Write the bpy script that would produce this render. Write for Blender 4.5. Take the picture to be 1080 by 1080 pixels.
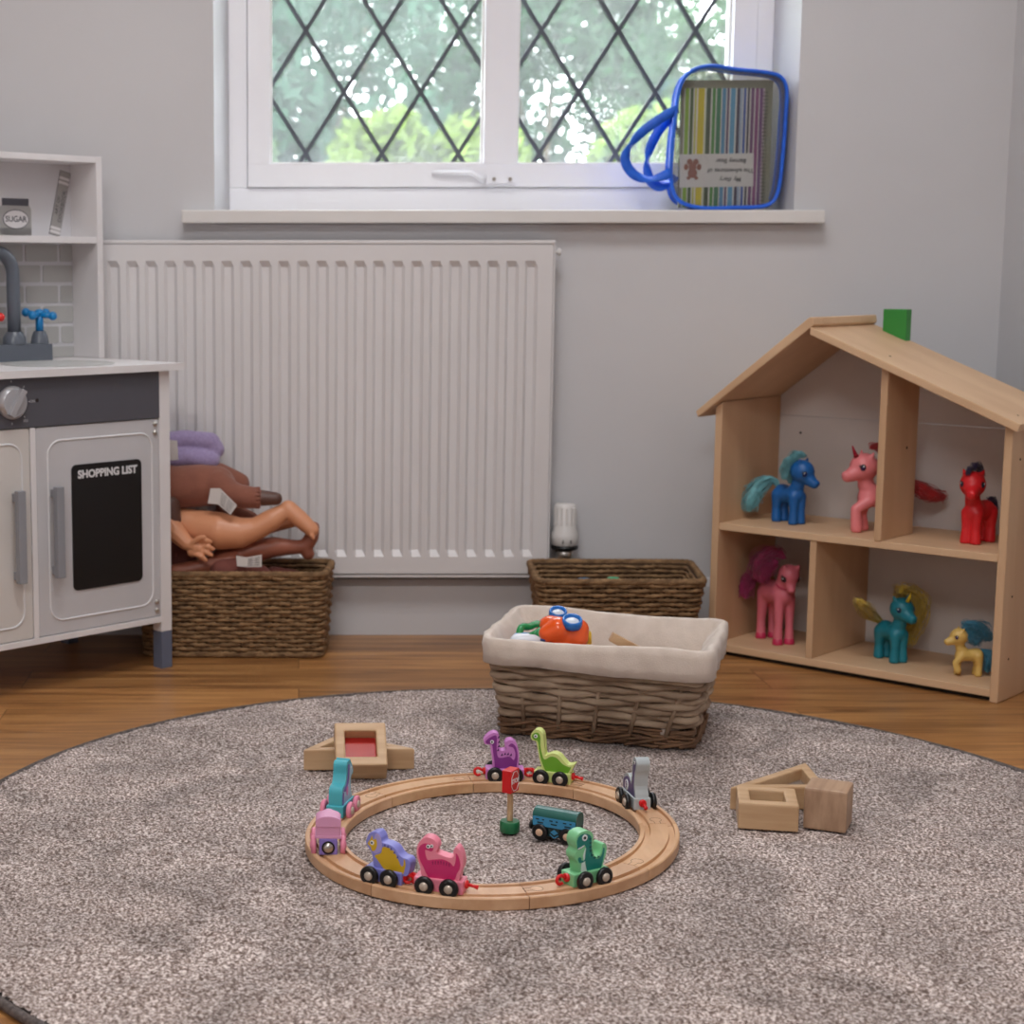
import bpy, bmesh, math, random
from mathutils import Vector, Matrix
from math import sin, cos, pi, radians, atan2, sqrt, hypot
random.seed(7)
R = random.Random(11)
for o in list(bpy.data.objects): bpy.data.objects.remove(o)
SC = bpy.context.scene; COL = SC.collection

# ------------------------------------------------------------------ camera
HC, PITCH, FPX, XP = .605, radians(8.03), 1800., 315.
cam = bpy.data.cameras.new('camera'); camo = bpy.data.objects.new('camera', cam); COL.objects.link(camo)
camo.location = (0, 0, HC); camo.rotation_euler = (pi/2 - PITCH, 0, 0)
cam.sensor_width = 36; cam.lens = 36*FPX/1080; cam.shift_x = (540-XP)/1080; cam.clip_start = .02; cam.clip_end = 200
cam.dof.use_dof = True; cam.dof.focus_distance = 1.85; cam.dof.aperture_fstop = 9
SC.camera = camo
# ------------------------------------------------------------------ world, lights, exposure
W = bpy.data.worlds.new('sky'); SC.world = W; W.use_nodes = True
bg = W.node_tree.nodes['Background']; bg.inputs[0].default_value = (.90, .95, 1, 1); bg.inputs[1].default_value = 9.0
def area(name, loc, rot, sx, sy, e, col):
    l = bpy.data.lights.new(name, 'AREA'); l.shape = 'RECTANGLE'; l.size = sx; l.size_y = sy; l.energy = e; l.color = col
    o = bpy.data.objects.new(name, l); COL.objects.link(o); o.location = loc; o.rotation_euler = rot; return o
area('ceiling_fill', (.1, 1.45, 2.36), (0, 0, 0), 1.0, .6, 22, (1, .985, .985))  # added fill lamp at ceiling height, out of view
area('rear_fill', (-.6, -.9, 2.36), (0, 0, 0), 1.2, .6, 47, (1, .985, .985))  # second added fill, unseen behind the camera
sl = bpy.data.lights.new('sun', 'SUN'); sl.energy = 2.0; sl.angle = radians(2); sl.color = (1, .96, .85)
so = bpy.data.objects.new('sun', sl); COL.objects.link(so); so.rotation_euler = (radians(38), radians(-22), 0)
VS = SC.view_settings
SC.display_settings.display_device = 'sRGB'
VS.view_transform = 'Standard'; VS.look = 'None'; VS.exposure = 0.0; VS.gamma = 1; VS.use_curve_mapping = False

# ------------------------------------------------------------------ helpers
def at(px, py, Y):                     # point of the picture at distance Y from the camera
    u = (px-XP)/FPX; v = (py-540)/FPX
    d = Vector((u, cos(PITCH)-v*sin(PITCH), -sin(PITCH)-v*cos(PITCH)))
    return Vector((0, 0, HC)) + d*(Y/d.y)
def srgb(c):
    return tuple(((x/255)/12.92 if x/255 <= .04045 else ((x/255+.055)/1.055)**2.4) for x in c)
MATS = {}
def mat(name, c, rough=.5, c2=None, scale=8, stretch=(1,1,1), bump=0, bscale=None, metal=0, spec=.5, detail=4, coat=0, trans=0, alpha=1, lo=.35, hi=.65, sheen=0):
    if name in MATS: return MATS[name]
    m = bpy.data.materials.new(name); m.use_nodes = True; nt = m.node_tree; N = nt.nodes; L = nt.links
    b = N['Principled BSDF']; b.inputs['Roughness'].default_value = rough; b.inputs['Metallic'].default_value = metal
    b.inputs['Specular IOR Level'].default_value = spec
    b.inputs['Coat Weight'].default_value = coat; b.inputs['Transmission Weight'].default_value = trans; b.inputs['Alpha'].default_value = alpha
    b.inputs['Sheen Weight'].default_value = sheen
    C1 = srgb(c)+(1,)
    C2 = srgb(c2)+(1,) if c2 else tuple(x*.93 for x in C1[:3])+(1,)
    tc = N.new('ShaderNodeTexCoord'); mp = N.new('ShaderNodeMapping'); mp.inputs['Scale'].default_value = stretch
    L.new(tc.outputs['Object'], mp.inputs[0])
    nz = N.new('ShaderNodeTexNoise'); nz.inputs['Scale'].default_value = scale; nz.inputs['Detail'].default_value = detail
    L.new(mp.outputs[0], nz.inputs['Vector'])
    cr = N.new('ShaderNodeValToRGB'); cr.color_ramp.elements[0].position = lo; cr.color_ramp.elements[1].position = hi
    cr.color_ramp.elements[0].color = C1; cr.color_ramp.elements[1].color = C2
    L.new(nz.outputs['Fac'], cr.inputs[0]); L.new(cr.outputs[0], b.inputs['Base Color'])
    if bump:
        n2 = N.new('ShaderNodeTexNoise'); n2.inputs['Scale'].default_value = bscale or scale*3; n2.inputs['Detail'].default_value = 3
        L.new(mp.outputs[0], n2.inputs['Vector'])
        bp = N.new('ShaderNodeBump'); bp.inputs['Strength'].default_value = bump; bp.inputs['Distance'].default_value = .002
        L.new(n2.outputs['Fac'], bp.inputs['Height']); L.new(bp.outputs[0], b.inputs['Normal'])
    MATS[name] = m; return m

class MB:
    def __init__(s): s.v = []; s.f = []; s.mi = []; s.m = 0; s.sm = []; s.smooth = False
    def add(s, vs, fs):
        k = len(s.v); s.v += [tuple(v) for v in vs]
        for f in fs: s.f.append(tuple(i+k for i in f)); s.mi.append(s.m); s.sm.append(s.smooth)
        return k
    def box(s, x0, x1, y0, y1, z0, z1, M=None):
        vs = [Vector((x, y, z)) for z in (z0, z1) for y in (y0, y1) for x in (x0, x1)]
        if M: vs = [M @ v for v in vs]
        s.add(vs, [(0,2,3,1),(4,5,7,6),(0,1,5,4),(2,6,7,3),(0,4,6,2),(1,3,7,5)])
    def tube(s, pts, rad, n=8, closed=False, caps=True, flat=1, up=None):
        s.smooth = True
        P = [Vector(p) for p in pts]; m = len(P)
        if not hasattr(rad, '__len__'): rad = [rad]*m
        ref = None; rings = []
        for i in range(m):
            if closed: t = P[(i+1) % m]-P[i-1]
            else: t = P[min(i+1, m-1)]-P[max(i-1, 0)]
            if t.length < 1e-9: t = Vector((0,0,1))
            t.normalize()
            if up is not None: ref = Vector(up)
            if ref is None: ref = Vector((0,0,1)) if abs(t.z) < .9 else Vector((1,0,0))
            a = ref - t*ref.dot(t)
            if a.length < 1e-6: a = t.orthogonal()
            a.normalize(); b = t.cross(a); ref = a
            rings.append([P[i] + (a*cos(2*pi*k/n)*flat + b*sin(2*pi*k/n))*rad[i] for k in range(n)])
        vs = [v for r in rings for v in r]; fs = []
        for i in range(m if closed else m-1):
            j = (i+1) % m
            for k in range(n):
                q = (k+1) % n; fs.append((i*n+k, i*n+q, j*n+q, j*n+k))
        if caps and not closed:
            fs.append(tuple(range(n-1, -1, -1))); fs.append(tuple((m-1)*n+k for k in range(n)))
        s.add(vs, fs); s.smooth = False
    def cap(s, a, b, ra, rb, n=12):      # capsule with round ends
        a = Vector(a); b = Vector(b); d = b-a
        L = d.length; t = d/L if L > 1e-9 else Vector((0,0,1))
        pts = []; rs = []
        for k in range(5):
            w = pi/2*(1-k/4.); pts.append(a - t*ra*sin(w)); rs.append(max(ra*cos(w), ra*.02))
        for k in range(5):
            w = pi/2*k/4.; pts.append(b + t*rb*sin(w)); rs.append(max(rb*cos(w), rb*.02))
        s.tube(pts, rs, n)
    def chain(s, pts, rs, n=12):
        for i in range(len(pts)-1): s.cap(pts[i], pts[i+1], rs[i], rs[i+1], n)
    def ell(s, c, r, M=None, n=16, h=10):
        c = Vector(c); vs = []
        for i in range(h+1):
            a = -pi/2 + pi*i/h
            for k in range(n):
                b = 2*pi*k/n; v = Vector((r[0]*cos(a)*cos(b), r[1]*cos(a)*sin(b), r[2]*sin(a)))
                if M: v = M @ v
                vs.append(v+c)
        s.smooth = True
        s.add(vs, [(i*n+k, i*n+(k+1) % n, (i+1)*n+(k+1) % n, (i+1)*n+k) for i in range(h) for k in range(n)]); s.smooth = False
    def lathe(s, prof, c=(0,0,0), M=None, n=24, smooth=True):
        c = Vector(c); vs = []
        for r, z in prof:
            for k in range(n):
                v = Vector((r*cos(2*pi*k/n), r*sin(2*pi*k/n), z))
                if M: v = M @ v
                vs.append(v+c)
        m = len(prof); s.smooth = smooth
        fs = [(i*n+k, i*n+(k+1) % n, (i+1)*n+(k+1) % n, (i+1)*n+k) for i in range(m-1) for k in range(n)]
        s.add(vs, fs); s.smooth = False
        s.add(vs[:n], [tuple(range(n-1, -1, -1))]); s.add(vs[-n:], [tuple(range(n))])
    def prism(s, poly, a, b, M=None, ax='y'):   # 2-D polygon pushed along one axis
        n = len(poly)
        if ax == 'y': vs = [Vector((x, a, z)) for x, z in poly]+[Vector((x, b, z)) for x, z in poly]
        elif ax == 'z': vs = [Vector((x, y, a)) for x, y in poly]+[Vector((x, y, b)) for x, y in poly]
        else: vs = [Vector((a, x, y)) for x, y in poly]+[Vector((b, x, y)) for x, y in poly]
        if M: vs = [M @ v for v in vs]
        s.add(vs, [tuple(range(n)), tuple(range(2*n-1, n-1, -1))]+[(i, i+n, (i+1) % n+n, (i+1) % n) for i in range(n)])
    def build(s, name, mats, parent=None, bevel=0, loc=None, rotz=None, segs=2, weld=False):
        me = bpy.data.meshes.new(name); me.from_pydata(s.v, [], s.f); me.update()
        if not isinstance(mats, (list, tuple)): mats = [mats]
        for m in mats: me.materials.append(m)
        me.polygons.foreach_set('material_index', s.mi); me.polygons.foreach_set('use_smooth', s.sm)
        bm = bmesh.new(); bm.from_mesh(me)
        if weld: bmesh.ops.remove_doubles(bm, verts=bm.verts, dist=1e-5)
        bmesh.ops.recalc_face_normals(bm, faces=bm.faces)
        if bevel:
            es = [e for e in bm.edges if len(e.link_faces) == 2 and e.calc_face_angle(0) > radians(25)]
            bmesh.ops.bevel(bm, geom=es, offset=bevel, segments=segs, affect='EDGES', profile=.6, clamp_overlap=True)
        ng = [f for f in bm.faces if len(f.verts) > 4]
        if ng: bmesh.ops.triangulate(bm, faces=ng)
        bm.to_mesh(me); bm.free()
        return link(name, me, parent, loc, rotz)
def link(name, me, parent=None, loc=None, rotz=None):
    o = bpy.data.objects.new(name, me); COL.objects.link(o)
    if parent: o.parent = parent
    if loc is not None: o.location = loc
    if rotz is not None: o.rotation_euler = (0, 0, rotz)
    return o
def organic(mb, name, mats, voxel, it=4, parent=None, floor=None):   # one continuous skin round the limbs
    me = bpy.data.meshes.new('t'); me.from_pydata(mb.v, [], mb.f); o = bpy.data.objects.new('t', me); COL.objects.link(o)
    m = o.modifiers.new('r', 'REMESH'); m.mode = 'VOXEL'; m.voxel_size = voxel
    s = o.modifiers.new('s', 'SMOOTH'); s.factor = .5; s.iterations = it
    dg = bpy.context.evaluated_depsgraph_get(); dg.update(); r = bpy.data.meshes.new_from_object(o.evaluated_get(dg))
    bpy.data.objects.remove(o); r.name = name
    if floor is not None:
        for v in r.vertices:
            if v.co.z < floor: v.co.z = floor
    if not isinstance(mats, (list, tuple)): mats = [mats]
    r.materials.clear()
    for q in mats: r.materials.append(q)
    for p in r.polygons: p.use_smooth = True
    return link(name, r, parent)
def textmesh(mb, s, size, M, ext=.0002, align='CENTER', bold=0):
    cu = bpy.data.curves.new('t', 'FONT'); cu.body = s; cu.size = size; cu.extrude = ext; cu.align_x = align; cu.align_y = 'CENTER'; cu.offset = bold; cu.resolution_u = 3
    o = bpy.data.objects.new('t', cu); COL.objects.link(o)
    dg = bpy.context.evaluated_depsgraph_get(); dg.update(); me = bpy.data.meshes.new_from_object(o.evaluated_get(dg)); bpy.data.objects.remove(o)
    mb.add([M @ v.co for v in me.vertices], [tuple(p.vertices) for p in me.polygons])
def tag(o, label, cat=None, group=None, kind=None):
    if label: o['label'] = label
    if cat: o['category'] = cat
    if group: o['group'] = group
    if kind: o['kind'] = kind
    return o
def thing(name, label, cat, loc=(0,0,0), rz=0, group=None):
    o = bpy.data.objects.new(name, None); COL.objects.link(o); o.location = loc; o.rotation_euler = (0, 0, rz); o.empty_display_size = .02
    return tag(o, label, cat, group)
def struct(o): o['kind'] = 'structure'; return o
def crom(P, k=4, closed=True):
    n = len(P); out = []
    rng = range(n) if closed else range(n-1)
    for i in rng:
        if closed: p = [P[(i-1) % n], P[i], P[(i+1) % n], P[(i+2) % n]]
        else: p = [P[max(i-1, 0)], P[i], P[i+1], P[min(i+2, n-1)]]
        for j in range(k):
            t = j/k
            out.append(tuple(.5*((2*p[1][d]) + (-p[0][d]+p[2][d])*t + (2*p[0][d]-5*p[1][d]+4*p[2][d]-p[3][d])*t*t + (-p[0][d]+3*p[1][d]-3*p[2][d]+p[3][d])*t**3) for d in range(len(p[0]))))
    if not closed: out.append(tuple(P[-1]))
    return out
def rrect(x0, x1, y0, y1, r, n=5):
    out = []
    for cx, cy, a in ((x1-r, y1-r, 0), (x0+r, y1-r, 90), (x0+r, y0+r, 180), (x1-r, y0+r, 270)):
        for k in range(n+1):
            t = radians(a+90*k/n); out.append((cx+r*cos(t), cy+r*sin(t)))
    return out
RX = Matrix.Rotation(pi/2, 4, 'X')
def T(x, y, z): return Matrix.Translation((x, y, z))

# ------------------------------------------------------------------ materials
m_wall = mat('wall_paint', (208,208,211), .85, (203,203,206), 3, bump=.05, bscale=150)
m_white = mat('white_gloss_paint', (226,224,222), .35, (220,218,216), 5)
m_upvc = mat('white_window_plastic', (246,247,252), .3, (242,243,249), 4)
m_rad = mat('radiator_enamel', (222,220,221), .32, (217,215,216), 3)
m_pine = mat('pine', (214,178,142), .5, (198,160,124), 14, (1,1,.12), bump=.05, bscale=60)
m_pineh = mat('pine_lengthwise', (218,184,148), .5, (203,166,130), 14, (.12,1,1), bump=.05, bscale=60)
m_beech = mat('beech', (205,160,120), .42, (186,140,102), 60, (.15,1,1), bump=.05, bscale=200)
m_maple = mat('pale_hardwood', (205,172,134), .45, (184,148,110), 70, (.12,1,1), bump=.06, bscale=200)
m_maple2 = mat('endgrain_hardwood', (180,148,120), .5, (158,126,100), 120, (1,.12,.3), bump=.08, bscale=250)
m_black = mat('black_plastic', (14,14,16), .35)
m_steel = mat('steel', (190,185,178), .28, metal=.9)
m_grey = mat('grey_plastic', (96,103,114), .3)
m_dgrey = mat('slate_grey_panel', (82,82,90), .5)
m_lgrey = mat('light_grey_door', (196,195,198), .45)
m_mwhite = mat('white_laminate', (226,223,224), .4)

def wood_floor():
    m = bpy.data.materials.new('oak_floor'); m.use_nodes = True; nt = m.node_tree; N = nt.nodes; L = nt.links; b = N['Principled BSDF']
    tc = N.new('ShaderNodeTexCoord'); br = N.new('ShaderNodeTexBrick')
    br.inputs['Scale'].default_value = 1; br.inputs['Brick Width'].default_value = 1.1; br.inputs['Row Height'].default_value = .122
    br.inputs['Mortar Size'].default_value = .0008; br.inputs['Mortar Smooth'].default_value = .2; br.inputs['Bias'].default_value = 0
    br.inputs['Color1'].default_value = (0,0,0,1); br.inputs['Color2'].default_value = (1,1,1,1); br.inputs['Mortar'].default_value = (.5,.5,.5,1); br.offset = .37
    L.new(tc.outputs['Object'], br.inputs['Vector'])
    mp = N.new('ShaderNodeMapping'); mp.inputs['Scale'].default_value = (1.1, 14, 1); L.new(tc.outputs['Object'], mp.inputs[0])
    ad = N.new('ShaderNodeVectorMath'); ad.operation = 'ADD'; mu = N.new('ShaderNodeVectorMath'); mu.operation = 'SCALE'; mu.inputs[3].default_value = 7
    L.new(br.outputs['Color'], mu.inputs[0]); L.new(mp.outputs[0], ad.inputs[0]); L.new(mu.outputs[0], ad.inputs[1])
    nz = N.new('ShaderNodeTexNoise'); nz.inputs['Scale'].default_value = 4; nz.inputs['Detail'].default_value = 7; nz.inputs['Distortion'].default_value = .8; L.new(ad.outputs[0], nz.inputs['Vector'])
    cr = N.new('ShaderNodeValToRGB'); e = cr.color_ramp.elements
    e[0].position = .3; e[0].color = srgb((128,86,50))+(1,); e[1].position = .72; e[1].color = srgb((200,148,92))+(1,)
    k = e.new(.5); k.color = srgb((172,120,70))+(1,)
    L.new(nz.outputs['Fac'], cr.inputs[0])
    mx = N.new('ShaderNodeMix'); mx.data_type = 'RGBA'; mx.blend_type = 'MULTIPLY'
    mr = N.new('ShaderNodeMapRange'); mr.inputs[3].default_value = .78; mr.inputs[4].default_value = 1.08; L.new(br.outputs['Color'], mr.inputs[0])
    mx.inputs[0].default_value = 1; L.new(cr.outputs[0], mx.inputs[6]); L.new(mr.outputs[0], mx.inputs[7])
    m2 = N.new('ShaderNodeMix'); m2.data_type = 'RGBA'; L.new(br.outputs['Fac'], m2.inputs[0]); L.new(mx.outputs[2], m2.inputs[6]); m2.inputs[7].default_value = srgb((105,70,42))+(1,)
    L.new(m2.outputs[2], b.inputs['Base Color']); b.inputs['Roughness'].default_value = .33
    bp = N.new('ShaderNodeBump'); bp.inputs['Strength'].default_value = .08; L.new(nz.outputs['Fac'], bp.inputs['Height']); L.new(bp.outputs[0], b.inputs['Normal'])
    return m

# ------------------------------------------------------------------ room
YW = 2.823; XR = 1.152; XL = -2.3; YB = -2.6; ZC = 2.4
b = MB(); b.box(XL, XR, YB, YW, -.05, 0); struct(b.build('floor', wood_floor()))
b = MB(); b.box(XL, XR, YB, YW, ZC, ZC+.05); struct(b.build('ceiling', m_wall))
WX0, WX1, WZ0, WZ1, WD = -.137, .807, .703, 1.75, 3.02
b = MB()
def quad(b, *p): b.add(p, [(0,1,2,3)])
b.box(XL-.1, WX0, YW, WD, 0, ZC); b.box(WX1, XR+.1, YW, WD, 0, ZC); b.box(WX0, WX1, YW, WD, 0, WZ0-.022); b.box(WX0, WX1, YW, WD, WZ1, ZC)
b.prism([(WX0, YW), (WX0, WD), (-.117, WD), (-.117, 2.92)], WZ0-.022, WZ1, ax='z')      # splayed plaster reveal
b.prism([(WX1, YW), (WX1, WD), (.79, WD), (.79, 2.92)], WZ0-.022, WZ1, ax='z')
struct(b.build('wall_back', m_wall))
b = MB(); b.box(XR, XR+.1, YB, YW, 0, ZC); struct(b.build('wall_right', m_wall))
b = MB(); b.box(XL-.1, XL, YB, YW, 0, ZC); struct(b.build('wall_left', m_wall))
b = MB(); b.box(XL, XR, YB-.1, YB, 0, ZC); struct(b.build('wall_front', m_wall))
b = MB(); b.prism([(YW, 0), (YW-.012, 0), (YW-.012, .082), (YW-.007, .094), (YW, .096)], XL, XR, ax='x'); struct(b.build('baseboard_back', m_wall))
b = MB(); b.box(XR-.012, XR, YB, YW-.012, 0, .094); struct(b.build('baseboard_right', m_wall, bevel=.003))

# window
win = bpy.data.objects.new('window_1', None); COL.objects.link(win); win.location = (.335, 2.92, WZ0); struct(win)
def wp(b, name, mt, **k):
    o = b.build(name, mt, win, **k); o.location = (-.335, -2.92, -WZ0); return o
FY = 2.92
b = MB(); b.box(-.117, .79, FY, FY+.06, .69, .744); b.box(-.117, -.086, FY, FY+.06, .744, 1.75); b.box(.761, .79, FY, FY+.06, .744, 1.75); b.box(-.086, .761, FY, FY+.06, 1.70, 1.75)
wp(b, 'window_frame', m_upvc, bevel=.002)
b = MB(); y0, y1 = FY-.006, FY+.05
b.box(-.085, .76, y0, y1, .745, .783); b.box(-.085, .76, y0, y1, 1.66, 1.70)
for p, q in ((-.085, -.048), (.310, .366), (.722, .76)): b.box(p, q, y0+.0002, y1, .7832, 1.6598)
so_ = wp(b, 'sash', m_upvc)
for g0, g1 in ((-.048, .310), (.366, .722)):
    b = MB()
    for (p, q, r_, s_) in ((g0, g1, .783, .787), (g0, g0+.004, .787, 1.66), (g1-.004, g1, .787, 1.66)): b.box(p, q, FY+.012, FY+.02, r_, s_)
    b.build('glazing_bead', m_white, so_)
# glass: clear, with dried specks
g = bpy.data.materials.new('specked_glass'); g.use_nodes = True; nt = g.node_tree; N = nt.nodes; L = nt.links
for n in list(N): N.remove(n)
out = N.new('ShaderNodeOutputMaterial'); tr = N.new('ShaderNodeBsdfTransparent'); gl = N.new('ShaderNodeBsdfGlossy'); gl.inputs['Roughness'].default_value = .02
df = N.new('ShaderNodeBsdfTranslucent'); df.inputs[0].default_value = (.95,.97,1,1)
tc = N.new('ShaderNodeTexCoord'); vo = N.new('ShaderNodeTexVoronoi'); vo.inputs['Scale'].default_value = 150; vo.inputs['Randomness'].default_value = 1
L.new(tc.outputs['Object'], vo.inputs['Vector'])
nz = N.new('ShaderNodeTexNoise'); nz.inputs['Scale'].default_value = 9; nz.inputs['Detail'].default_value = 4; L.new(tc.outputs['Object'], nz.inputs['Vector'])
th = N.new('ShaderNodeMapRange'); th.inputs[1].default_value = .40; th.inputs[2].default_value = .75; th.inputs[3].default_value = 0; th.inputs[4].default_value = .33; L.new(nz.outputs['Fac'], th.inputs[0])
lt = N.new('ShaderNodeMath'); lt.operation = 'LESS_THAN'; L.new(vo.outputs['Distance'], lt.inputs[0]); L.new(th.outputs[0], lt.inputs[1])
ml = N.new('ShaderNodeMath'); ml.operation = 'MULTIPLY_ADD'; ml.inputs[1].default_value = .22; ml.inputs[2].default_value = .045; L.new(lt.outputs[0], ml.inputs[0])
m1 = N.new('ShaderNodeMixShader'); m1.inputs[0].default_value = .04; L.new(tr.outputs[0], m1.inputs[1]); L.new(gl.outputs[0], m1.inputs[2])
m2 = N.new('ShaderNodeMixShader'); L.new(ml.outputs[0], m2.inputs[0]); L.new(m1.outputs[0], m2.inputs[1]); L.new(df.outputs[0], m2.inputs[2])
L.new(m2.outputs[0], out.inputs[0])
m_lead = mat('lead_strip', (84,88,98), .5, (70,74,84), 20)
for gx0, gx1, ph in ((-.048, .310, .141), (.366, .722, .407)):
    b = MB(); b.box(gx0, gx1, FY+.026, FY+.030, .783, 1.66); gp = wp(b, 'pane', g)
    b = MB(); dx, dz = .0645, .101
    def clip(p, q):
        t0, t1 = 0, 1; d = (q[0]-p[0], q[1]-p[1])
        for k, lo, hi in ((0, gx0, gx1), (1, .783, 1.66)):
            a, c = (lo-p[k])/d[k], (hi-p[k])/d[k]
            if a > c: a, c = c, a
            t0 = max(t0, a); t1 = min(t1, c)
        return None if t1 <= t0 else ((p[0]+d[0]*t0, p[1]+d[1]*t0), (p[0]+d[0]*t1, p[1]+d[1]*t1))
    for k in range(-14, 15):
        for sgn in (1, -1):
            X0 = ph+2*dx*k; r = clip((X0-sgn*dx*12, .8025-dz*12), (X0+sgn*dx*12, .8025+dz*12))
            if not r: continue
            (a, c), (d, e) = r; v = Vector((d-a, 0, e-c))
            if v.length < .004: continue
            v.normalize(); n_ = Vector((-v.z, 0, v.x))*.0031
            p0 = Vector((a, 0, c)); p1 = Vector((d, 0, e))
            for y0, y1 in ((FY+.0235+.0004*sgn, FY+.026), (FY+.030, FY+.0325)):
                vs = [Vector((w.x, yy, w.z)) for yy in (y0, y1) for w in (p0-n_, p1-n_, p1+n_, p0+n_)]
                b.add(vs, [(0,1,2,3), (4,7,6,5), (0,4,5,1), (1,5,6,2), (2,6,7,3), (3,7,4,0)])
    wp(b, 'lead_lattice', m_lead)
# casement stay / handle
b = MB()
b.tube([at(456, 182, FY-.012), at(497, 182.5, FY-.014), at(503, 186, FY-.014), at(511, 191, FY-.012)], [.0035, .0035, .004, .005], 8)
p = at(520, 189, FY-.008); q = at(543, 189, FY-.008); b.box(p.x-.012, q.x, FY-.014, FY-.004, p.z-.007, p.z+.007)
h = wp(b, 'window_handle', m_upvc)
b = MB()
for px in (521, 538):
    c = at(px, 189, FY-.016); b.lathe([(.0032, 0), (.0032, .002)], c, Matrix.Rotation(pi/2, 4, 'X'), 12)
o = b.build('screw', m_steel, h)
# sill
b = MB(); b.box(-.189, .850, YW-.03, YW, .682, WZ0); b.box(WX0, WX1, YW, FY+.002, .682, WZ0); struct(b.build('trim_1', m_white, bevel=.0025))

# ------------------------------------------------------------------ radiator
RY = 2.776; RX0, RX1 = -.335, .4095; z1 = at(300, 258, RY).z; z0 = at(300, 605, RY).z
rad = thing('radiator', 'white panel radiator fixed to the wall below the window', 'radiator', ((RX0+RX1)/2, YW-.02, z0))
rl = Vector(rad.location)
def rp(b, name, mt, **k):
    o = b.build(name, mt, rad, **k); o.location = -rl; return o
pit = at(444, 280, RY).x-at(424.4, 280, RY).x
pit = .0306
b = MB(); y_out, y_in = RY, RY+.0065
zt, zb = at(300, 279, RY).z, at(300, 583, RY).z
nchan = int((RX1-RX0-.02)/pit); x_last = RX1-.0345
cols = []
k = 0
cx = x_last
while cx > RX0+.02: cols.append(cx); cx -= pit
cols = cols[::-1]
# grooved panel surface: profile across x, fading out at top and bottom
prof = [(RX0, 0)]
for c in cols:
    prof += [(c-.0105, 0), (c-.0055, 1), (c+.0055, 1), (c+.0105, 0)]
prof.append((RX1, 0))
rows = [(z1, 0), (zt+.006, 0), (zt-.004, 1), (zb+.004, 1), (zb-.007, 0), (z0, 0)]
vs = []; n = len(prof)
for z, a in rows:
    for x, d in prof: vs.append((x, y_out+(y_in-y_out)*d*a, z))
b.smooth = False
b.add(vs, [(i*n+j, i*n+j+1, (i+1)*n+j+1, (i+1)*n+j) for i in range(len(rows)-1) for j in range(n-1)])
b.box(RX0, RX1, RY+.0095, RY+.018, z0, z1)
pan = rp(b, 'front_panel', m_rad)
b = MB(); b.box(RX0-.003, RX1+.003, RY-.001, RY+.032, z1+.001, z1+.007); b.box(RX1+.0005, RX1+.004, RY+.001, RY+.032, z0-.002, z1+.001); b.box(RX0-.004, RX0-.0005, RY+.001, RY+.032, z0-.002, z1+.001)
rp(b, 'casing', m_rad, bevel=.0015)
b = MB(); b.box(RX0, RX1, RY+.002, RY+.03, z0-.007, z0-.002); rp(b, 'bottom_seam', m_rad, bevel=.001)
for xx in (RX0+.12, RX1-.12): b = MB(); b.box(xx-.02, xx+.02, RY+.0325, YW-.0005, z0+.05, z1-.05); rp(b, 'wall_bracket', m_rad)
c = at(588, 266, RY+.015); b = MB(); b.lathe([(.003,0),(.003,.006),(.006,.007),(.006,.011),(.004,.012)], (RX1+.003, RY+.017, c.z), Matrix.Rotation(pi/2, 4, 'Y'), 12); rp(b, 'bleed_plug', m_white)
# thermostatic valve
VY = 2.793; vb = at(595, 590, VY)
tv = thing('radiator_valve', 'white thermostatic radiator valve standing behind the seagrass basket', 'radiator valve', (vb.x, VY, 0))
top = at(595, 531, VY).z; s = (top-vb.z)/.098
z = vb.z
b = MB(); b.lathe([(.015,.022*s+z),(.0215,.028*s+z),(.022,.046*s+z),(.0185,.054*s+z),(.0175,.095*s+z),(.0155,.098*s+z),(0.001,.098*s+z)], n=32)
hd = b.build('valve_head', m_white, tv)
b = MB()
for k in range(14):
    a = 2*pi*k/14; b.box(-.0022, .0022, .0165, .0188, z+.062*s, z+.092*s, Matrix.Rotation(a, 4, 'Z'))
b.build('grip_rib', m_white, hd)
b = MB(); b.lathe([(.021,z+.0185*s),(.0225,z+.0215*s),(.0225,z+.024*s),(.015,z+.027*s)], n=32); b.build('collar', m_black, tv)
b = MB(); b.lathe([(.011,z-.015),(.011,z),(.015,z+.004*s),(.015,z+.017*s),(.013,z+.018*s)], n=20); b.build('union_nut', m_steel, tv)
b = MB(); b.tube([(0,0,.0005),(0,0,z-.014)], .0075, 12); b.tube([(-.003,0,z-.008),(-.022,0,z-.008)], .008, 12); b.build('pipe', m_white, tv)
b = MB()
for dx_ in (-.006, .007): b.box(dx_-.0007, dx_+.0007, -.0225, -.0208, z+.031*s, z+.037*s)
b.build('dial_mark', m_black, hd)

# ------------------------------------------------------------------ rug
rc = Vector((.269, 1.747, 0)); rr = .655
rm = bpy.data.materials.new('mottled_pile'); rm.use_nodes = True; nt = rm.node_tree; N = nt.nodes; L = nt.links; bs = N['Principled BSDF']; bs.inputs['Roughness'].default_value = .95; bs.inputs['Specular IOR Level'].default_value = .15; bs.inputs['Sheen Weight'].default_value = .25
tc = N.new('ShaderNodeTexCoord'); n1 = N.new('ShaderNodeTexNoise'); n1.inputs['Scale'].default_value = 330; n1.inputs['Detail'].default_value = 2; L.new(tc.outputs['Object'], n1.inputs['Vector'])
cr = N.new('ShaderNodeValToRGB'); e = cr.color_ramp.elements; e[0].position = .36; e[0].color = srgb((92,74,66))+(1,); e[1].position = .66; e[1].color = srgb((222,210,205))+(1,); k = e.new(.5); k.color = srgb((154,137,129))+(1,)
L.new(n1.outputs['Fac'], cr.inputs[0])
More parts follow.
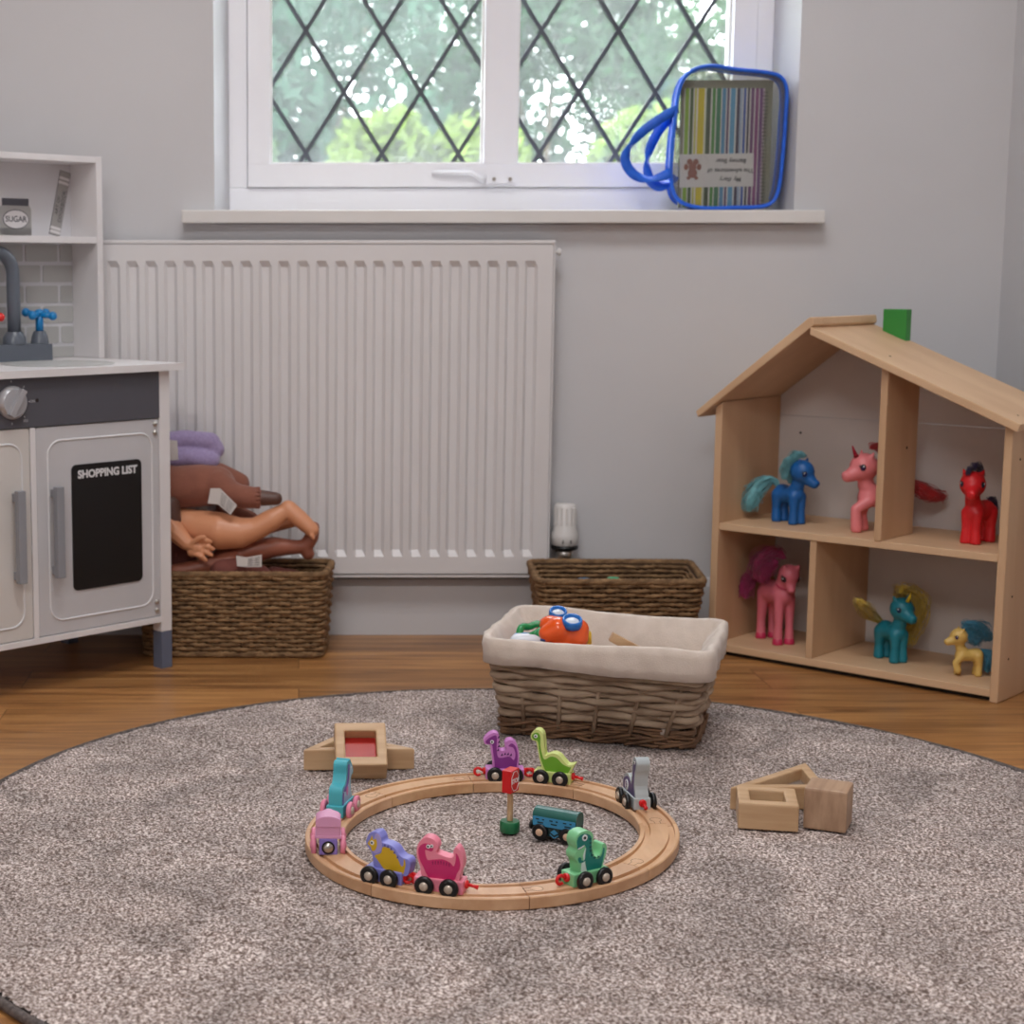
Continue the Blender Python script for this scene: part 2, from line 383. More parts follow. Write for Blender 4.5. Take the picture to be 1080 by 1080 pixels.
n3 = N.new('ShaderNodeTexNoise'); n3.inputs['Scale'].default_value = 7; n3.inputs['Detail'].default_value = 5; n3.inputs['Distortion'].default_value = 1.2; L.new(tc.outputs['Object'], n3.inputs['Vector'])
mr = N.new('ShaderNodeMapRange'); mr.inputs[1].default_value = .35; mr.inputs[2].default_value = .65; mr.inputs[3].default_value = .70; mr.inputs[4].default_value = 1.16; L.new(n3.outputs['Fac'], mr.inputs[0])
mx = N.new('ShaderNodeMix'); mx.data_type = 'RGBA'; mx.blend_type = 'MULTIPLY'; mx.inputs[0].default_value = 1; L.new(cr.outputs[0], mx.inputs[6]); L.new(mr.outputs[0], mx.inputs[7]); L.new(mx.outputs[2], bs.inputs['Base Color'])
rug = thing('round_rug', 'round mottled taupe short pile rug on the wooden floor', 'rug', rc)
import numpy as np
st = .0030; nn = int(2*rr/st); rng = np.random.RandomState(3)
ax_ = np.linspace(-rr, rr, nn+1); gx, gy = np.meshgrid(ax_, ax_)
def vn(sz, amp, seed):
    r = np.random.RandomState(seed); m = int(2*rr/sz)+3; g0 = r.rand(m, m)
    fx = (gx+rr)/sz; fy = (gy+rr)/sz; ix = fx.astype(int); iy = fy.astype(int); tx = fx-ix; ty = fy-iy; tx = tx*tx*(3-2*tx); ty = ty*ty*(3-2*ty)
    return amp*((g0[iy, ix]*(1-tx)+g0[iy, ix+1]*tx)*(1-ty)+(g0[iy+1, ix]*(1-tx)+g0[iy+1, ix+1]*tx)*ty-.5)
rad_ = np.hypot(gx, gy)
zz = .0085 + vn(.09, .0022, 1)+vn(.03, .0016, 2)+vn(.009, .0016, 4)+(rng.rand(*gx.shape)-.5)*.0026
zz -= np.clip((rad_-(rr-.012))/.012, 0, 1)**2*.0035
jx = (rng.rand(*gx.shape)-.5)*st*.6; jy = (rng.rand(*gx.shape)-.5)*st*.6
vv = np.stack([gx+jx, gy+jy, zz], -1).reshape(-1, 3)
inside = (rad_ < rr-.0035)
idx = np.arange((nn+1)**2).reshape(nn+1, nn+1)
ok = inside[:-1, :-1] & inside[1:, :-1] & inside[:-1, 1:] & inside[1:, 1:]
fs = np.stack([idx[:-1, :-1], idx[:-1, 1:], idx[1:, 1:], idx[1:, :-1]], -1)[ok]
used = np.unique(fs); mp_ = -np.ones(len(vv), int); mp_[used] = np.arange(len(used))
me = bpy.data.meshes.new('pile'); me.from_pydata(vv[used].tolist(), [], mp_[fs].tolist()); me.materials.append(rm)
for p in me.polygons: p.use_smooth = True
link('pile', me, rug)
m_bind = mat('grey_binding', (110,100,96), .9, (70,62,60), 200, bump=.4, bscale=500)
b = MB(); b.tube([(rr*cos(2*pi*k/220), rr*sin(2*pi*k/220), .0048) for k in range(220)], .0046, 8, closed=True); b.build('edge_binding', m_bind, rug)
b = MB(); b.prism([(rr*.99*cos(2*pi*k/96), rr*.99*sin(2*pi*k/96)) for k in range(96)], .0005, .004, ax='z'); b.build('backing', m_bind, rug)
RZ = .0102       # the level things on the rug rest at

# ------------------------------------------------------------------ toy house shelf
HX = Vector((.978, 2.356, 0)); HA = radians(-44.1)
hs = thing('toy_house_shelf', 'open pine doll house shelf with sloping roof standing in the corner', 'doll house', HX, HA)
def hb(name, mt, fn, bevel=.0012, par=None):
    b = MB(); fn(b); return b.build(name, mt, par or hs, bevel=bevel)
def zl(u): return .378+(u+.473)*(.148/.19)
def zr(u): return .512+(u+.291)*((.387-.512)/.313)
hb('side_panel', m_pine, lambda b: b.prism([(-.452,0),(-.440,0),(-.440,zl(-.440)-.0008),(-.452,zl(-.452)-.0008)], 0, .187))
hb('side_panel', m_pine, lambda b: b.prism([(-.0005,0),(.0115,0),(.0115,zr(.0115)-.0008),(-.0005,zr(-.0005)-.0008)], 0, .187), .0025)
hb('bottom_shelf', m_pineh, lambda b: b.box(-.4398,-.0007,.004,.183,.007,.0185))
hb('middle_shelf', m_pineh, lambda b: b.box(-.4398,-.0007,.002,.183,.201,.212))
hb('lower_divider', m_pine, lambda b: b.box(-.2855,-.275,.004,.1825,.0187,.2008))
hb('upper_divider', m_pine, lambda b: b.prism([(-.183,.2122),(-.1722,.2122),(-.1722,zr(-.1722)-.0008),(-.183,zr(-.183)-.0008)], 0, .107))
m_back = mat('white_backing_board', (214,208,205), .6, (206,200,197), 6)
hb('back_panel', m_back, lambda b: b.box(-.4398,-.0007,.1832,.187,.007,.372), .0005)
hb('back_panel', m_back, lambda b: b.prism([(-.4398,.3728),(-.0007,.3728),(-.0007,zr(0)-.001),(-.288,.5095),(-.292,.5185),(-.4398,zl(-.4398)+.0006)], .1836, .187), 0)
hb('under_shelf_shade', m_black, lambda b: b.box(-.4398,-.0007,.012,.02,.0005,.0068), 0)  # black strip standing in for the shade below the bottom shelf
hb('roof_board', m_pineh, lambda b: b.prism([(-.479,.3875),(-.4755,.3775),(-.284,.5265),(-.286,.5375),(-.293,.5375)], -.014, .192), .002)
hb('roof_board', m_pineh, lambda b: b.prism([(-.2905,.5115),(.022,.3865),(.0265,.3975),(-.2905,.5235)], -.014, .192), .0015)
m_green = mat('green_paint', (52,142,60), .45)
hb('chimney', m_green, lambda b: b.prism([(-.266,.5115),(-.228,.4968),(-.228,.547),(-.266,.547)], .172, .190), .0015)
m_hole = mat('dark_hole', (38,26,20), .9)
def dot(x, y, z, M, r=.0018):
    b = MB(); b.lathe([(r,0),(r,.0006)], (x, y, z), M, 10); b.build('screw_hole', m_hole, hs)
RYv = Matrix.Rotation(pi/2, 4, 'Y')
for z_ in (.345, .15, .06): dot(.0116, .03, z_, RYv, .0016)
dot(-.402, .1829, .345, RX, .002); dot(-.172, .072, .345, RYv, .002)
for u_ in (-.185, .005): dot(u_, .03, zr(u_)+.0118, Matrix.Rotation(radians(22), 4, 'Y'))

# ------------------------------------------------------------------ play kitchen
K0 = Vector((-.210, 2.563, 0)); KA = radians(43.7)
kt = thing('play_kitchen', 'white and grey toy kitchen unit standing diagonally beside the radiator', 'toy kitchen', K0, KA)
def kb(name, mt, fn, bevel=.0008, par=None, label=None):
    b = MB(); fn(b); o = b.build(name, mt, par or kt, bevel=bevel)
    if label: o['label'] = label
    return o
KL = -.478; KD = .262
kb('side_panel', m_mwhite, lambda b: (b.box(0,.0205,0,.02,.058,.457), b.box(.0085,.0205,.02,KD,.072,.457)), .0006)
kb('side_panel', m_mwhite, lambda b: (b.box(KL,KL+.0205,0,.02,.058,.457), b.box(KL,KL+.012,.02,KD,.072,.457)), .0006)
m_foot = mat('blue_grey_foot', (98,106,126), .5)
for u0, w0 in ((0,0),(KL,0),(0,KD-.02),(KL,KD-.02)):
    kb('foot', m_foot, lambda b: b.box(u0,u0+.0205,w0,w0+.0205,.0,.0575), .0006)
for u0 in (0, KL): kb('rear_post', m_mwhite, lambda b: b.box(u0,u0+.0083,KD-.0205,KD-.0005,.058,.457), 0)
kb('bottom_board', m_mwhite, lambda b: b.box(KL+.012,.005,-.004,KD-.001,.0735,.0825) if 0 else (b.box(KL+.0207,-.0003,-.002,.02,.0735,.0825), b.box(KL+.0122,.0083,.0202,KD-.021,.0735,.0825)), .0006)
kb('cabinet_divider', m_mwhite, lambda b: b.box(-.2345,-.2255,-.001,.22,.0827,.386), .0006)
kb('cabinet_back', m_mwhite, lambda b: b.box(KL+.0122,.0083,KD-.0265,KD-.0212,.0827,.456), 0)
def roundpath(x0,x1,z0,z1,r,y): return [(x, y, z) for x, z in rrect(x0,x1,z0,z1,r,6)]
m_line = mat('routed_line', (222,222,224), .5)
def door(x0, x1, hx, mt):
    d = kb('cabinet_door', mt, lambda b: b.prism(rrect(x0,x1,.0835,.3855,.004), .0005, .0105), .0008)
    b = MB(); b.tube(roundpath(x0+.02,x1-.014,.103,.365,.022,.0006), .0016, 6, closed=True); b.build('door_groove', m_line, d)
    b = MB(); b.box(hx-.0065, hx+.0065, -.018, -.008, .168, .300); b.box(hx-.005, hx+.005, -.0082, .0006, .172, .184); b.box(hx-.005, hx+.005, -.0082, .0006, .284, .296)
    b.build('handle', mat('grey_handle', (142,144,150), .45), d, bevel=.001)
    return d
dr = door(-.2245,-.0006,-.196, m_lgrey); dl = door(-.4565,-.2355,-.262, mat('warm_grey_door', (208,204,200), .45))
bk = kb('chalkboard', mat('blackboard', (10,10,12), .42), lambda b: b.prism(rrect(-.164,-.036,.143,.3275,.008), -.0012, .0004), 0, dr)
b = MB(); textmesh(b, 'SHOPPING LIST', .0158, T(-.099,-.0013,.3125) @ RX, .0002, bold=.0006); b.build('lettering', mat('white_print', (220,220,222), .5), bk)
for z_ in (.365,.378,.093,.106): b = MB(); b.ell((-.0085,-.0005,z_), (.0042,.003,.0042)); b.build('hinge_screw', m_steel, dr)
cp = kb('control_panel', m_dgrey, lambda b: b.box(KL+.0207,-.0003,-.0015,.012,.3868,.4565), .0006)
m_knob = mat('silver_knob', (178,178,182), .3, metal=.35)
def knob(u):
    b = MB(); M = T(u,-.0016,.4235) @ Matrix.Rotation(pi/2, 4, 'X')
    b.lathe([(.0235,0),(.0235,.004),(.020,.009),(.019,.010)], (0,0,0), M, 32); b.box(-.0045,.0045,-.021,.021,.009,.018, M @ Matrix.Rotation(radians(-32), 4, 'Z'))
    k = b.build('knob', m_knob, cp, bevel=.0006)
    b = MB()
    for k_ in range(7):
        a = radians(90-45*k_); b.box(-.0006,.0006,.028,.031,.0001,.0003, M @ Matrix.Rotation(a, 4, 'Z'))
    for s_, a in (('OFF', 0), ('ON', -90), ('350', -140)):
        Q = M @ T(.035*sin(radians(-a)), .035*cos(radians(a)), .0002); textmesh(b, s_, .0055, Q, .0001)
    b.build('dial_marks', mat('pale_print', (190,190,196), .5), cp)
knob(-.265); knob(-.375)
b = MB(); b.lathe([(.0028,0),(.0028,.0006)], (-.222,-.0014,.4245), Matrix.Rotation(pi/2, 4, 'X'), 12); b.build('screw_hole', m_hole, cp)
# worktop with round sink opening
b = MB(); cx, cy, rs_ = -.112, .100, .083; x0, x1, y0, y1 = KL-.04, .040, -.012, KD+.004
angs = sorted(set([2*pi*k/48 for k in range(48)]+[atan2(yy-cy, xx-cx) % (2*pi) for xx in (x0, x1) for yy in (y0, y1)]))
inn = []; outp = []
for a in angs:
    c_, s_ = cos(a), sin(a); t = min((x1-cx)/c_ if c_ > 1e-9 else 9, (x0-cx)/c_ if c_ < -1e-9 else 9, (y1-cy)/s_ if s_ > 1e-9 else 9, (y0-cy)/s_ if s_ < -1e-9 else 9)
    inn.append((cx+rs_*c_, cy+rs_*s_)); outp.append((cx+t*c_, cy+t*s_))
n = len(angs); vs = []
for z_ in (.4575, .4678): vs += [(x, y, z_) for x, y in inn]+[(x, y, z_) for x, y in outp]
fs = []
for i in range(n):
    j = (i+1) % n; fs += [(i, j, n+j, n+i), (2*n+i, 3*n+i, 3*n+j, 2*n+j), (i, 2*n+i, 2*n+j, j), (n+i, n+j, 3*n+j, 3*n+i)]
b.add(vs, fs); wt = b.build('worktop', m_mwhite, kt)
b = MB(); M = T(cx, cy, 0); b.lathe([(rs_+.0015,.4682),(rs_+.0015,.4690),(rs_-.002,.4690),(rs_-.006,.466),(rs_-.014,.44),(rs_-.03,.428),(.01,.426)], (cx,cy,0), n=48); b.build('sink_bowl', mat('bowl_grey', (188,188,186), .35), kt)
# hutch
HF, HB = .186, .258
for u0 in (.030, KL+.008): kb('hutch_side', m_mwhite, lambda b: b.box(u0,u0+.0112,HF,HB,.4682,.7825), .0006)
kb('hutch_top', m_mwhite, lambda b: b.box(KL+.0193,.0299,HF,HB,.7725,.7822), .0006)
kb('hutch_shelf', m_mwhite, lambda b: b.box(KL+.0193,.0299,HF+.001,HB-.004,.6482,.6585), .0006)
hbk = kb('hutch_back', mat('hutch_grey_white', (212,212,216), .5), lambda b: b.box(KL+.0193,.0299,HB-.0038,HB,.4682,.7722), 0)
b = MB(); ri = 0; zz_ = .6475
while zz_ > .48:
    x = .0299-(.0 if ri % 2 else -.033); k_ = 0
    x = (.0035 if ri % 2 == 0 else -.030)
    xs = [x+.066*q for q in (1, 0, -1, -2, -3, -4, -5, -6, -7)]
    for xr_ in xs:
        a = max(xr_-.066+.0025, KL+.02); c_ = min(xr_-.0025, .0296)
        if c_-a > .004: b.prism(rrect(a, c_, max(zz_-.0275, .469), zz_-.001, .003, 3), HB-.0052, HB-.0039)
    zz_ -= .0322; ri += 1
b.build('tile_print', mat('grey_tile', (180,180,178), .5), hbk)
# printed jar and cook book on the hutch back
yb = HB-.0039
b = MB(); b.prism(rrect(-.106,-.047,.660,.708,.009), yb-.0004, yb); b.prism([(-.047,.660),(-.106,.660),(-.106,.672),(-.047,.672)], yb-.0004, yb)
jr = b.build('jar_print', mat('print_taupe', (168,166,164), .6), hbk)
b = MB(); b.box(-.101,-.0515,yb-.0006,yb,.706,.717); b.build('lid_print', m_dgrey, jr)
b = MB(); b.prism([(-.076+.024*cos(2*pi*k/32), .685+.0150*sin(2*pi*k/32)) for k in range(32)], yb-.0007, yb-.0002); b.build('oval_border', m_dgrey, jr)
b = MB(); b.prism([(-.076+.0227*cos(2*pi*k/32), .685+.0138*sin(2*pi*k/32)) for k in range(32)], yb-.0010, yb-.0006); b.build('oval_label', m_mwhite, jr)
b = MB(); textmesh(b, 'SUGAR', .0125, T(-.076, yb-.0012, .685) @ RX, .0001, bold=.0002); b.build('lettering', m_dgrey, jr)
M = T(.0085, 0, .7115) @ Matrix.Rotation(radians(13.5), 4, 'Y')
b = MB(); b.box(-.0105,.0105,yb-.0004,yb,-.0515,.0515,M); bkp = b.build('cookbook_print', m_dgrey, hbk)
b = MB(); b.box(-.0098,.0098,yb-.0006,yb-.0002,-.0508,.0508,M); b.build('book_face', mat('print_taupe', (168,166,164), .6), bkp)
for z_ in (.040,.033,-.040,-.046): b = MB(); b.box(-.0098,.0098,yb-.0008,yb-.0005,z_-.0022,z_+.0022,M); b.build('book_band', m_mwhite, bkp)
b = MB(); textmesh(b, 'ART OF', .0085, M @ T(-.004,yb-.0009,-.004) @ Matrix.Rotation(-pi/2, 4, 'Y') @ RX, .0001); textmesh(b, 'COOKBOOK', .0088, M @ T(.0045,yb-.0009,-.004) @ Matrix.Rotation(-pi/2, 4, 'Y') @ RX, .0001)
b.build('lettering', m_dgrey, bkp)
# tap unit
b = MB(); b.box(-.235,-.058,.188,.226,.4684,.494); tp = b.build('tap_base', m_grey, kt, bevel=.001)
fu, fw = -.117, .205
b = MB(); b.lathe([(.0185,.4942),(.0175,.505),(.0125,.513)], (fu,fw,0), n=24)
b.tube([(fu,fw,.512),(fu,fw,.56),(fu,fw,.60)]+[(fu-.030+.030*cos(radians(a)), fw, .60+.034*sin(radians(a))) for a in range(12, 181, 12)]+[(fu-.060,fw,.585)], .0105, 16)
b.build('spout', m_grey, tp)
def taph(u, mt, nm):
    b = MB(); b.lathe([(.0145,.4942),(.0125,.505),(.009,.513)], (u,fw,0), n=24); c_ = b.build('tap_collar', m_grey, tp)
    b = MB(); b.tube([(u,fw,.5132),(u,fw,.537)], .0062, 12)
    for a in range(4):
        w_ = pi/2*a+.5; p = (u+.023*cos(w_), fw+.023*sin(w_), .539+.003*sin(w_)); b.tube([(u,fw,.5385), p], .0042, 10); b.ell(p, (.0068,)*3)
    b.ell((u,fw,.541), (.008,.008,.006)); b.build('tap_handle', mt, c_)['label'] = nm
taph(-.070, mat('tap_blue', (20,130,196), .3), 'blue four-knob tap handle'); taph(-.166, mat('tap_red', (222,38,34), .3), 'red four-knob tap handle')

# ------------------------------------------------------------------ baskets
def loop(q, r, ds):
    n = len(q); pts = []
    for i in range(n):
        p0, p1, p2 = Vector(q[i-1]), Vector(q[i]), Vector(q[(i+1) % n]); a = (p0-p1).normalized(); c = (p2-p1).normalized()
        for k in range(5):
            t = k/4; pts.append((p1+a*r*(1-t)**2+c*r*t**2))
    L_ = [0]
    for i in range(len(pts)): L_.append(L_[-1]+(pts[(i+1) % len(pts)]-pts[i]).length)
    N_ = max(int(L_[-1]/ds), 8); out = []; j = 0
    for i in range(N_):
        s = L_[-1]*i/N_
        while L_[j+1] < s: j += 1
        t = (s-L_[j])/max(L_[j+1]-L_[j], 1e-9); out.append(pts[j].lerp(pts[(j+1) % len(pts)], t))
    res = []
    for i, p in enumerate(out):
        t = (out[(i+1) % N_]-out[i-1]).normalized(); nv = Vector((t.y, -t.x, 0)); res.append((p, nv, L_[-1]*i/N_))
    return res, L_[-1]
def weave(b, qb, qt, z0, z1, rows, rad, period, amp, r=.02, ds=.006, twist=.25, tw=.013, nseg=6, jit=.0006, pair=1):
    for i in range(rows):
        t = (i+.5)/rows; q = [Vector((a[0], a[1])).lerp(Vector((c[0], c[1])), t) for a, c in zip(qb, qt)]
        Lp, tot = loop([(v.x, v.y, 0) for v in q], r, ds); np_ = max(round(tot/period/2)*2, 2); ph = pi*((i//pair) % 2); z = z0+(z1-z0)*t
        off = R.random()*6; j1 = R.random()*6
        pts = []; rs = []
        for p, nv, s in Lp:
            w = sin(pi*s/tot*np_+ph); o = amp*w
            pts.append((p.x+nv.x*o, p.y+nv.y*o, z+jit*sin(s*90+j1)+jit*R.uniform(-.6,.6)))
            rs.append(rad*(1+twist*sin(2*pi*s/tw+off)))
        b.tube(pts, rs, nseg, closed=True)
def rope(b, q, z, rad, r=.02, ds=.003, pitch=.014):
    Lp, tot = loop([(v[0], v[1], 0) for v in q], r, ds); np_ = round(tot/pitch)
    for k in (0, 1, 2):
        b.tube([(p.x+nv.x*rad*.55*cos(2*pi*np_*s/tot+k*2.09), p.y+nv.y*rad*.55*cos(2*pi*np_*s/tot+k*2.09), z+rad*.55*sin(2*pi*np_*s/tot+k*2.09)) for p, nv, s in Lp], rad*.62, 6, closed=True)
def quadshell(b, qb, qt, z0, z1, th=.002, r=.02, floor=True):
    A, _ = loop([(v[0], v[1], 0) for v in qb], r, .01); B, _ = loop([(v[0], v[1], 0) for v in qt], r, .01); n = min(len(A), len(B))
    def rs(Lp): return [Lp[int(i*len(Lp)/n)] for i in range(n)]
    A, B = rs(A), rs(B); vs = []
    for Q, z, o in ((A, z0, 0), (B, z1, 0), (B, z1, -th), (A, z0+th, -th)):
        vs += [(p.x+nv.x*o, p.y+nv.y*o, z) for p, nv, s in Q]
    fs = []
    for k in range(3): fs += [(k*n+i, k*n+(i+1) % n, (k+1)*n+(i+1) % n, (k+1)*n+i) for i in range(n)]
    fs += [tuple(range(n-1, -1, -1)), tuple(3*n+i for i in range(n))]
    b.add(vs, fs)
def inset(q, d):
    c = sum((Vector((v[0], v[1])) for v in q), Vector((0, 0)))/len(q); out = []
    for v in q:
        w = Vector((v[0], v[1]))-c; out.append((c.x+w.x-d*(1 if w.x > 0 else -1), c.y+w.y-d*(1 if w.y > 0 else -1)))
    return out
m_sea = mat('seagrass', (158,124,86), .8, (98,72,46), 60, (1,1,2.5), bump=.5, bscale=400, lo=.3, hi=.7)
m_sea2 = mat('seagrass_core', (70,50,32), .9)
def seabasket(label, qb, qt, h, rows, rz_):
    cx_ = sum(v[0] for v in qb)/4; cy_ = sum(v[1] for v in qb)/4
    t = thing('seagrass_basket', label, 'basket', (cx_, cy_, 0)); L_ = lambda q: [(v[0]-cx_, v[1]-cy_) for v in q]
    qb, qt = L_(qb), L_(qt)
    b = MB(); weave(b, qb, qt, .004, h-.008, rows, .0033, .022, .0018, .018, .0042, .28, .011); b.build('woven_side', m_sea, t)
    b = MB(); rope(b, qt, h-.005, .0052, .018); b.build('rim', m_sea, t)
    b = MB(); rope(b, qb, .0048, .0042, .018); b.build('base_rope', m_sea, t)
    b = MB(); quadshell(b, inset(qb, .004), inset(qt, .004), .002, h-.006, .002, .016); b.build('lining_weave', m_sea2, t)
    b = MB(); weave(b, inset(qb, .0065), inset(qt, .0065), .05, h-.008, rows*2//3, .0028, .022, .0012, .014, .006, .28, .011); b.build('inner_weave', m_sea, t)
    return t
qL = [(-.244,2.637), (.041,2.633), (.056,2.757), (-.255,2.761)]
seabasket('larger dark seagrass basket full of dolls beside the toy kitchen', [(-.243,2.643),(.036,2.636),(.047,2.752),(-.252,2.757)], qL, .139, 19, 0)
qRt = [(.366,2.573),(.622,2.571),(.640,2.752),(.377,2.756)]
qRb = [(.386,2.595),(.604,2.592),(.618,2.735),(.394,2.738)]
seabasket('dark seagrass basket between the radiator valve and the doll house', qRb, qRt, .139, 17, 0)
# willow basket with cloth liner
Wc = Vector((.392, 2.17, RZ)); WA = radians(-19)
wb = thing('willow_basket', 'grey brown willow basket with a white cloth liner on the rug', 'basket', Wc, WA)
ca, sa = cos(WA), sin(WA)
def wl(x, y): x -= Wc.x; y -= Wc.y; return (x*ca+y*sa, -x*sa+y*ca)
wqt = [wl(.2385,2.113), wl(.493,2.026), wl(.566,2.240), wl(.305,2.318)]
hx_ = [(-.131,-.082), (.118,-.076), (.118,.080), (-.112,.088)]
wqb = [wl(.262,2.155), wl(.493,2.078), wl(.546,2.228), wl(.312,2.306)]
m_wil = mat('grey_willow', (190,168,144), .65, (136,112,90), 30, (.6,1,1.2), bump=.2, bscale=200, lo=.3, hi=.7)
m_wil2 = mat('brown_willow', (138,104,76), .7, (92,66,46), 40, bump=.2, bscale=200)
b = MB(); weave(b, [Vector(q) for q in wqb], [Vector(q) for q in wqt], .026, .118, 10, .0048, .044, .0038, .016, .005, 0, .1, 8, .0008)
b.build('woven_side', m_wil, wb)
b = MB()
for i in range(7):
    weave(b, wqb, wqb, .0010+.0032*i, .0010+.0032*(i+1), 1, .0022, .03+.004*(i % 3), .0024, .014, .006, .1, .03, 6, .0012)
for i in range(34):       # loose rod ends of the border
    Lp, tot = loop([(v[0], v[1], 0) for v in wqb], .014, .004); k = int(R.random()*len(Lp)); seg = [Lp[(k+j) % len(Lp)] for j in range(0, 14)]
    za = .001+R.random()*.01; b.tube([(p.x+nv.x*.005, p.y+nv.y*.005, za+.012*j/13) for j, (p, nv, s) in enumerate(seg)], .0021, 6)
b.build('base_border', m_wil2, wb)
b = MB()
Lb, tb = loop([(v[0], v[1], 0) for v in wqb], .016, .004); Lt, tt = loop([(v[0], v[1], 0) for v in wqt], .016, .004); nst = round(tb/.044/2)*2*1
for i in range(nst*1):
    a = Lb[int((i+.0)*len(Lb)/nst) % len(Lb)]; c_ = Lt[int((i+.0)*len(Lt)/nst) % len(Lt)]
    b.tube([(a[0].x-a[1].x*.003, a[0].y-a[1].y*.003, .002), (a[0].x*.15+c_[0].x*.85-c_[1].x*.003, a[0].y*.15+c_[0].y*.85-c_[1].y*.003, .110)], .0030, 6)
b.build('stake', m_wil, wb)
m_cloth = mat('unbleached_cotton', (214,200,188), .9, (204,190,178), 40, bump=.3, bscale=600, sheen=.2)
m_cloth_in = m_cloth
Lt, tt = loop([(v[0], v[1], 0) for v in wqt], .022, .004); n = len(Lt); Lq, _ = loop([(v[0], v[1], 0) for v in wqb], .022, .004)
vs = []; prof = [(-.0105, .06, .5), (-.0085, .100, .2), (-.0045, .128, 0), (-.0005, .136, 0), (.0045, .1385, 0), (.0085, .136, 0), (.0105, .128, 0), (.0100, .113, 0), (.0092, .1005, 0), (.0070, .1000, 0)]
prof = [(-.0145-.009*(1-z_/.139), z_, 1-z_/.139) for z_ in (.006, .03, .055, .08, .105)]+prof[2:]
for o_, z, bl in prof:
    for i, (p, nv, s) in enumerate(Lt):
        q = Lq[int(i*len(Lq)/n)]; pp = p.lerp(q[0], bl); wv = .0011*sin(s*95+z*40)+.0009*sin(s*41+2)+.0006*sin(s*230+z*300)
        hem = .005*sin(s*11+1)+.002*sin(s*29) if (o_ > .006 and z < .12) else 0
        sg = .003*sin(s*9.)-.004*max(0, sin(pi*((s/tt*4) % 1))) if z > .126 else 0
        vs.append((pp.x+nv.x*(o_+wv), pp.y+nv.y*(o_+wv), z+hem*.6+sg))
m_ = len(prof); b = MB(); b.smooth = True; b.add(vs, [(i*n+k, i*n+(k+1) % n, (i+1)*n+(k+1) % n, (i+1)*n+k) for i in range(m_-1) for k in range(n)]+[tuple(range(n))])
b.build('cloth_liner', m_cloth, wb)

# ------------------------------------------------------------------ bag on the sill
BY = 2.857; bz = WZ0+.0006
pb0 = at(735, 220, BY)
bag = thing('zip_bag', 'clear plastic book bag with blue piping propped on the window sill', 'bag', (.705, BY, bz))
m_bluef = mat('blue_webbing', (28,104,226), .45, (24,92,210), 60, bump=.2, bscale=600)
m_blued = mat('blue_zip_fabric', (20,74,176), .6)
def bp_(px, py, Y=BY): p = at(px, py, Y); return (p.x-.705, p.z-bz)
outl = [(712,212),(705,190),(706,160),(710,120),(714,95),(724,79),(745,72),(775,76),(805,79),(820,84),(826,97),(825,125),(822,165),(817,203),(805,218),(770,220.5),(735,220.5)]
ol = crom([bp_(*p) for p in outl], 5)
zmn = min(z for x, z in ol)
ol = [(x, z-zmn+.0034) for x, z in ol]
b = MB(); b.tube([(x, -.020, z) for x, z in ol], .0033, 8, closed=True); b.tube([(x+.003, .026, z) for x, z in ol], .0026, 8, closed=True); b.build('piping', m_bluef, bag)
b = MB(); n = len(ol); b.smooth = True
vs = []
for k_, y_ in enumerate((-.019, -.004, .010, .025)):
    f_ = 1-.012*(1 if k_ in (1, 2) else 0); vs += [(x*f_+.001*k_, y_, z*f_+.0005) for x, z in ol]
b.add(vs, [(j*n+i, j*n+(i+1) % n, (j+1)*n+(i+1) % n, (j+1)*n+i) for j in range(3) for i in range(n)]); b.build('gusset', m_blued, bag)
pv = bpy.data.materials.new('clear_vinyl'); pv.use_nodes = True; nt = pv.node_tree; N = nt.nodes; L = nt.links
for q in list(N): N.remove(q)
out = N.new('ShaderNodeOutputMaterial'); tr = N.new('ShaderNodeBsdfTransparent'); tr.inputs[0].default_value = (.9,.9,.88,1); gl = N.new('ShaderNodeBsdfGlossy'); gl.inputs['Roughness'].default_value = .08
lw = N.new('ShaderNodeLayerWeight'); lw.inputs[0].default_value = .25; mxs = N.new('ShaderNodeMixShader'); ma = N.new('ShaderNodeMath'); ma.operation = 'MULTIPLY_ADD'; ma.inputs[1].default_value = .5; ma.inputs[2].default_value = .05
L.new(lw.outputs['Fresnel'], ma.inputs[0]); L.new(ma.outputs[0], mxs.inputs[0]); L.new(tr.outputs[0], mxs.inputs[1]); L.new(gl.outputs[0], mxs.inputs[2]); L.new(mxs.outputs[0], out.inputs[0])
tc = N.new('ShaderNodeTexCoord'); nz = N.new('ShaderNodeTexNoise'); nz.inputs['Scale'].default_value = 22; L.new(tc.outputs['Object'], nz.inputs['Vector']); bm_ = N.new('ShaderNodeBump'); bm_.inputs['Strength'].default_value = .6; bm_.inputs['Distance'].default_value = .01; L.new(nz.outputs['Fac'], bm_.inputs['Height']); L.new(bm_.outputs[0], gl.inputs['Normal'])
for yy in (-.0195, .0255):
    b = MB(); b.prism(ol, yy, yy+.0004); b.build('clear_panel', pv, bag)
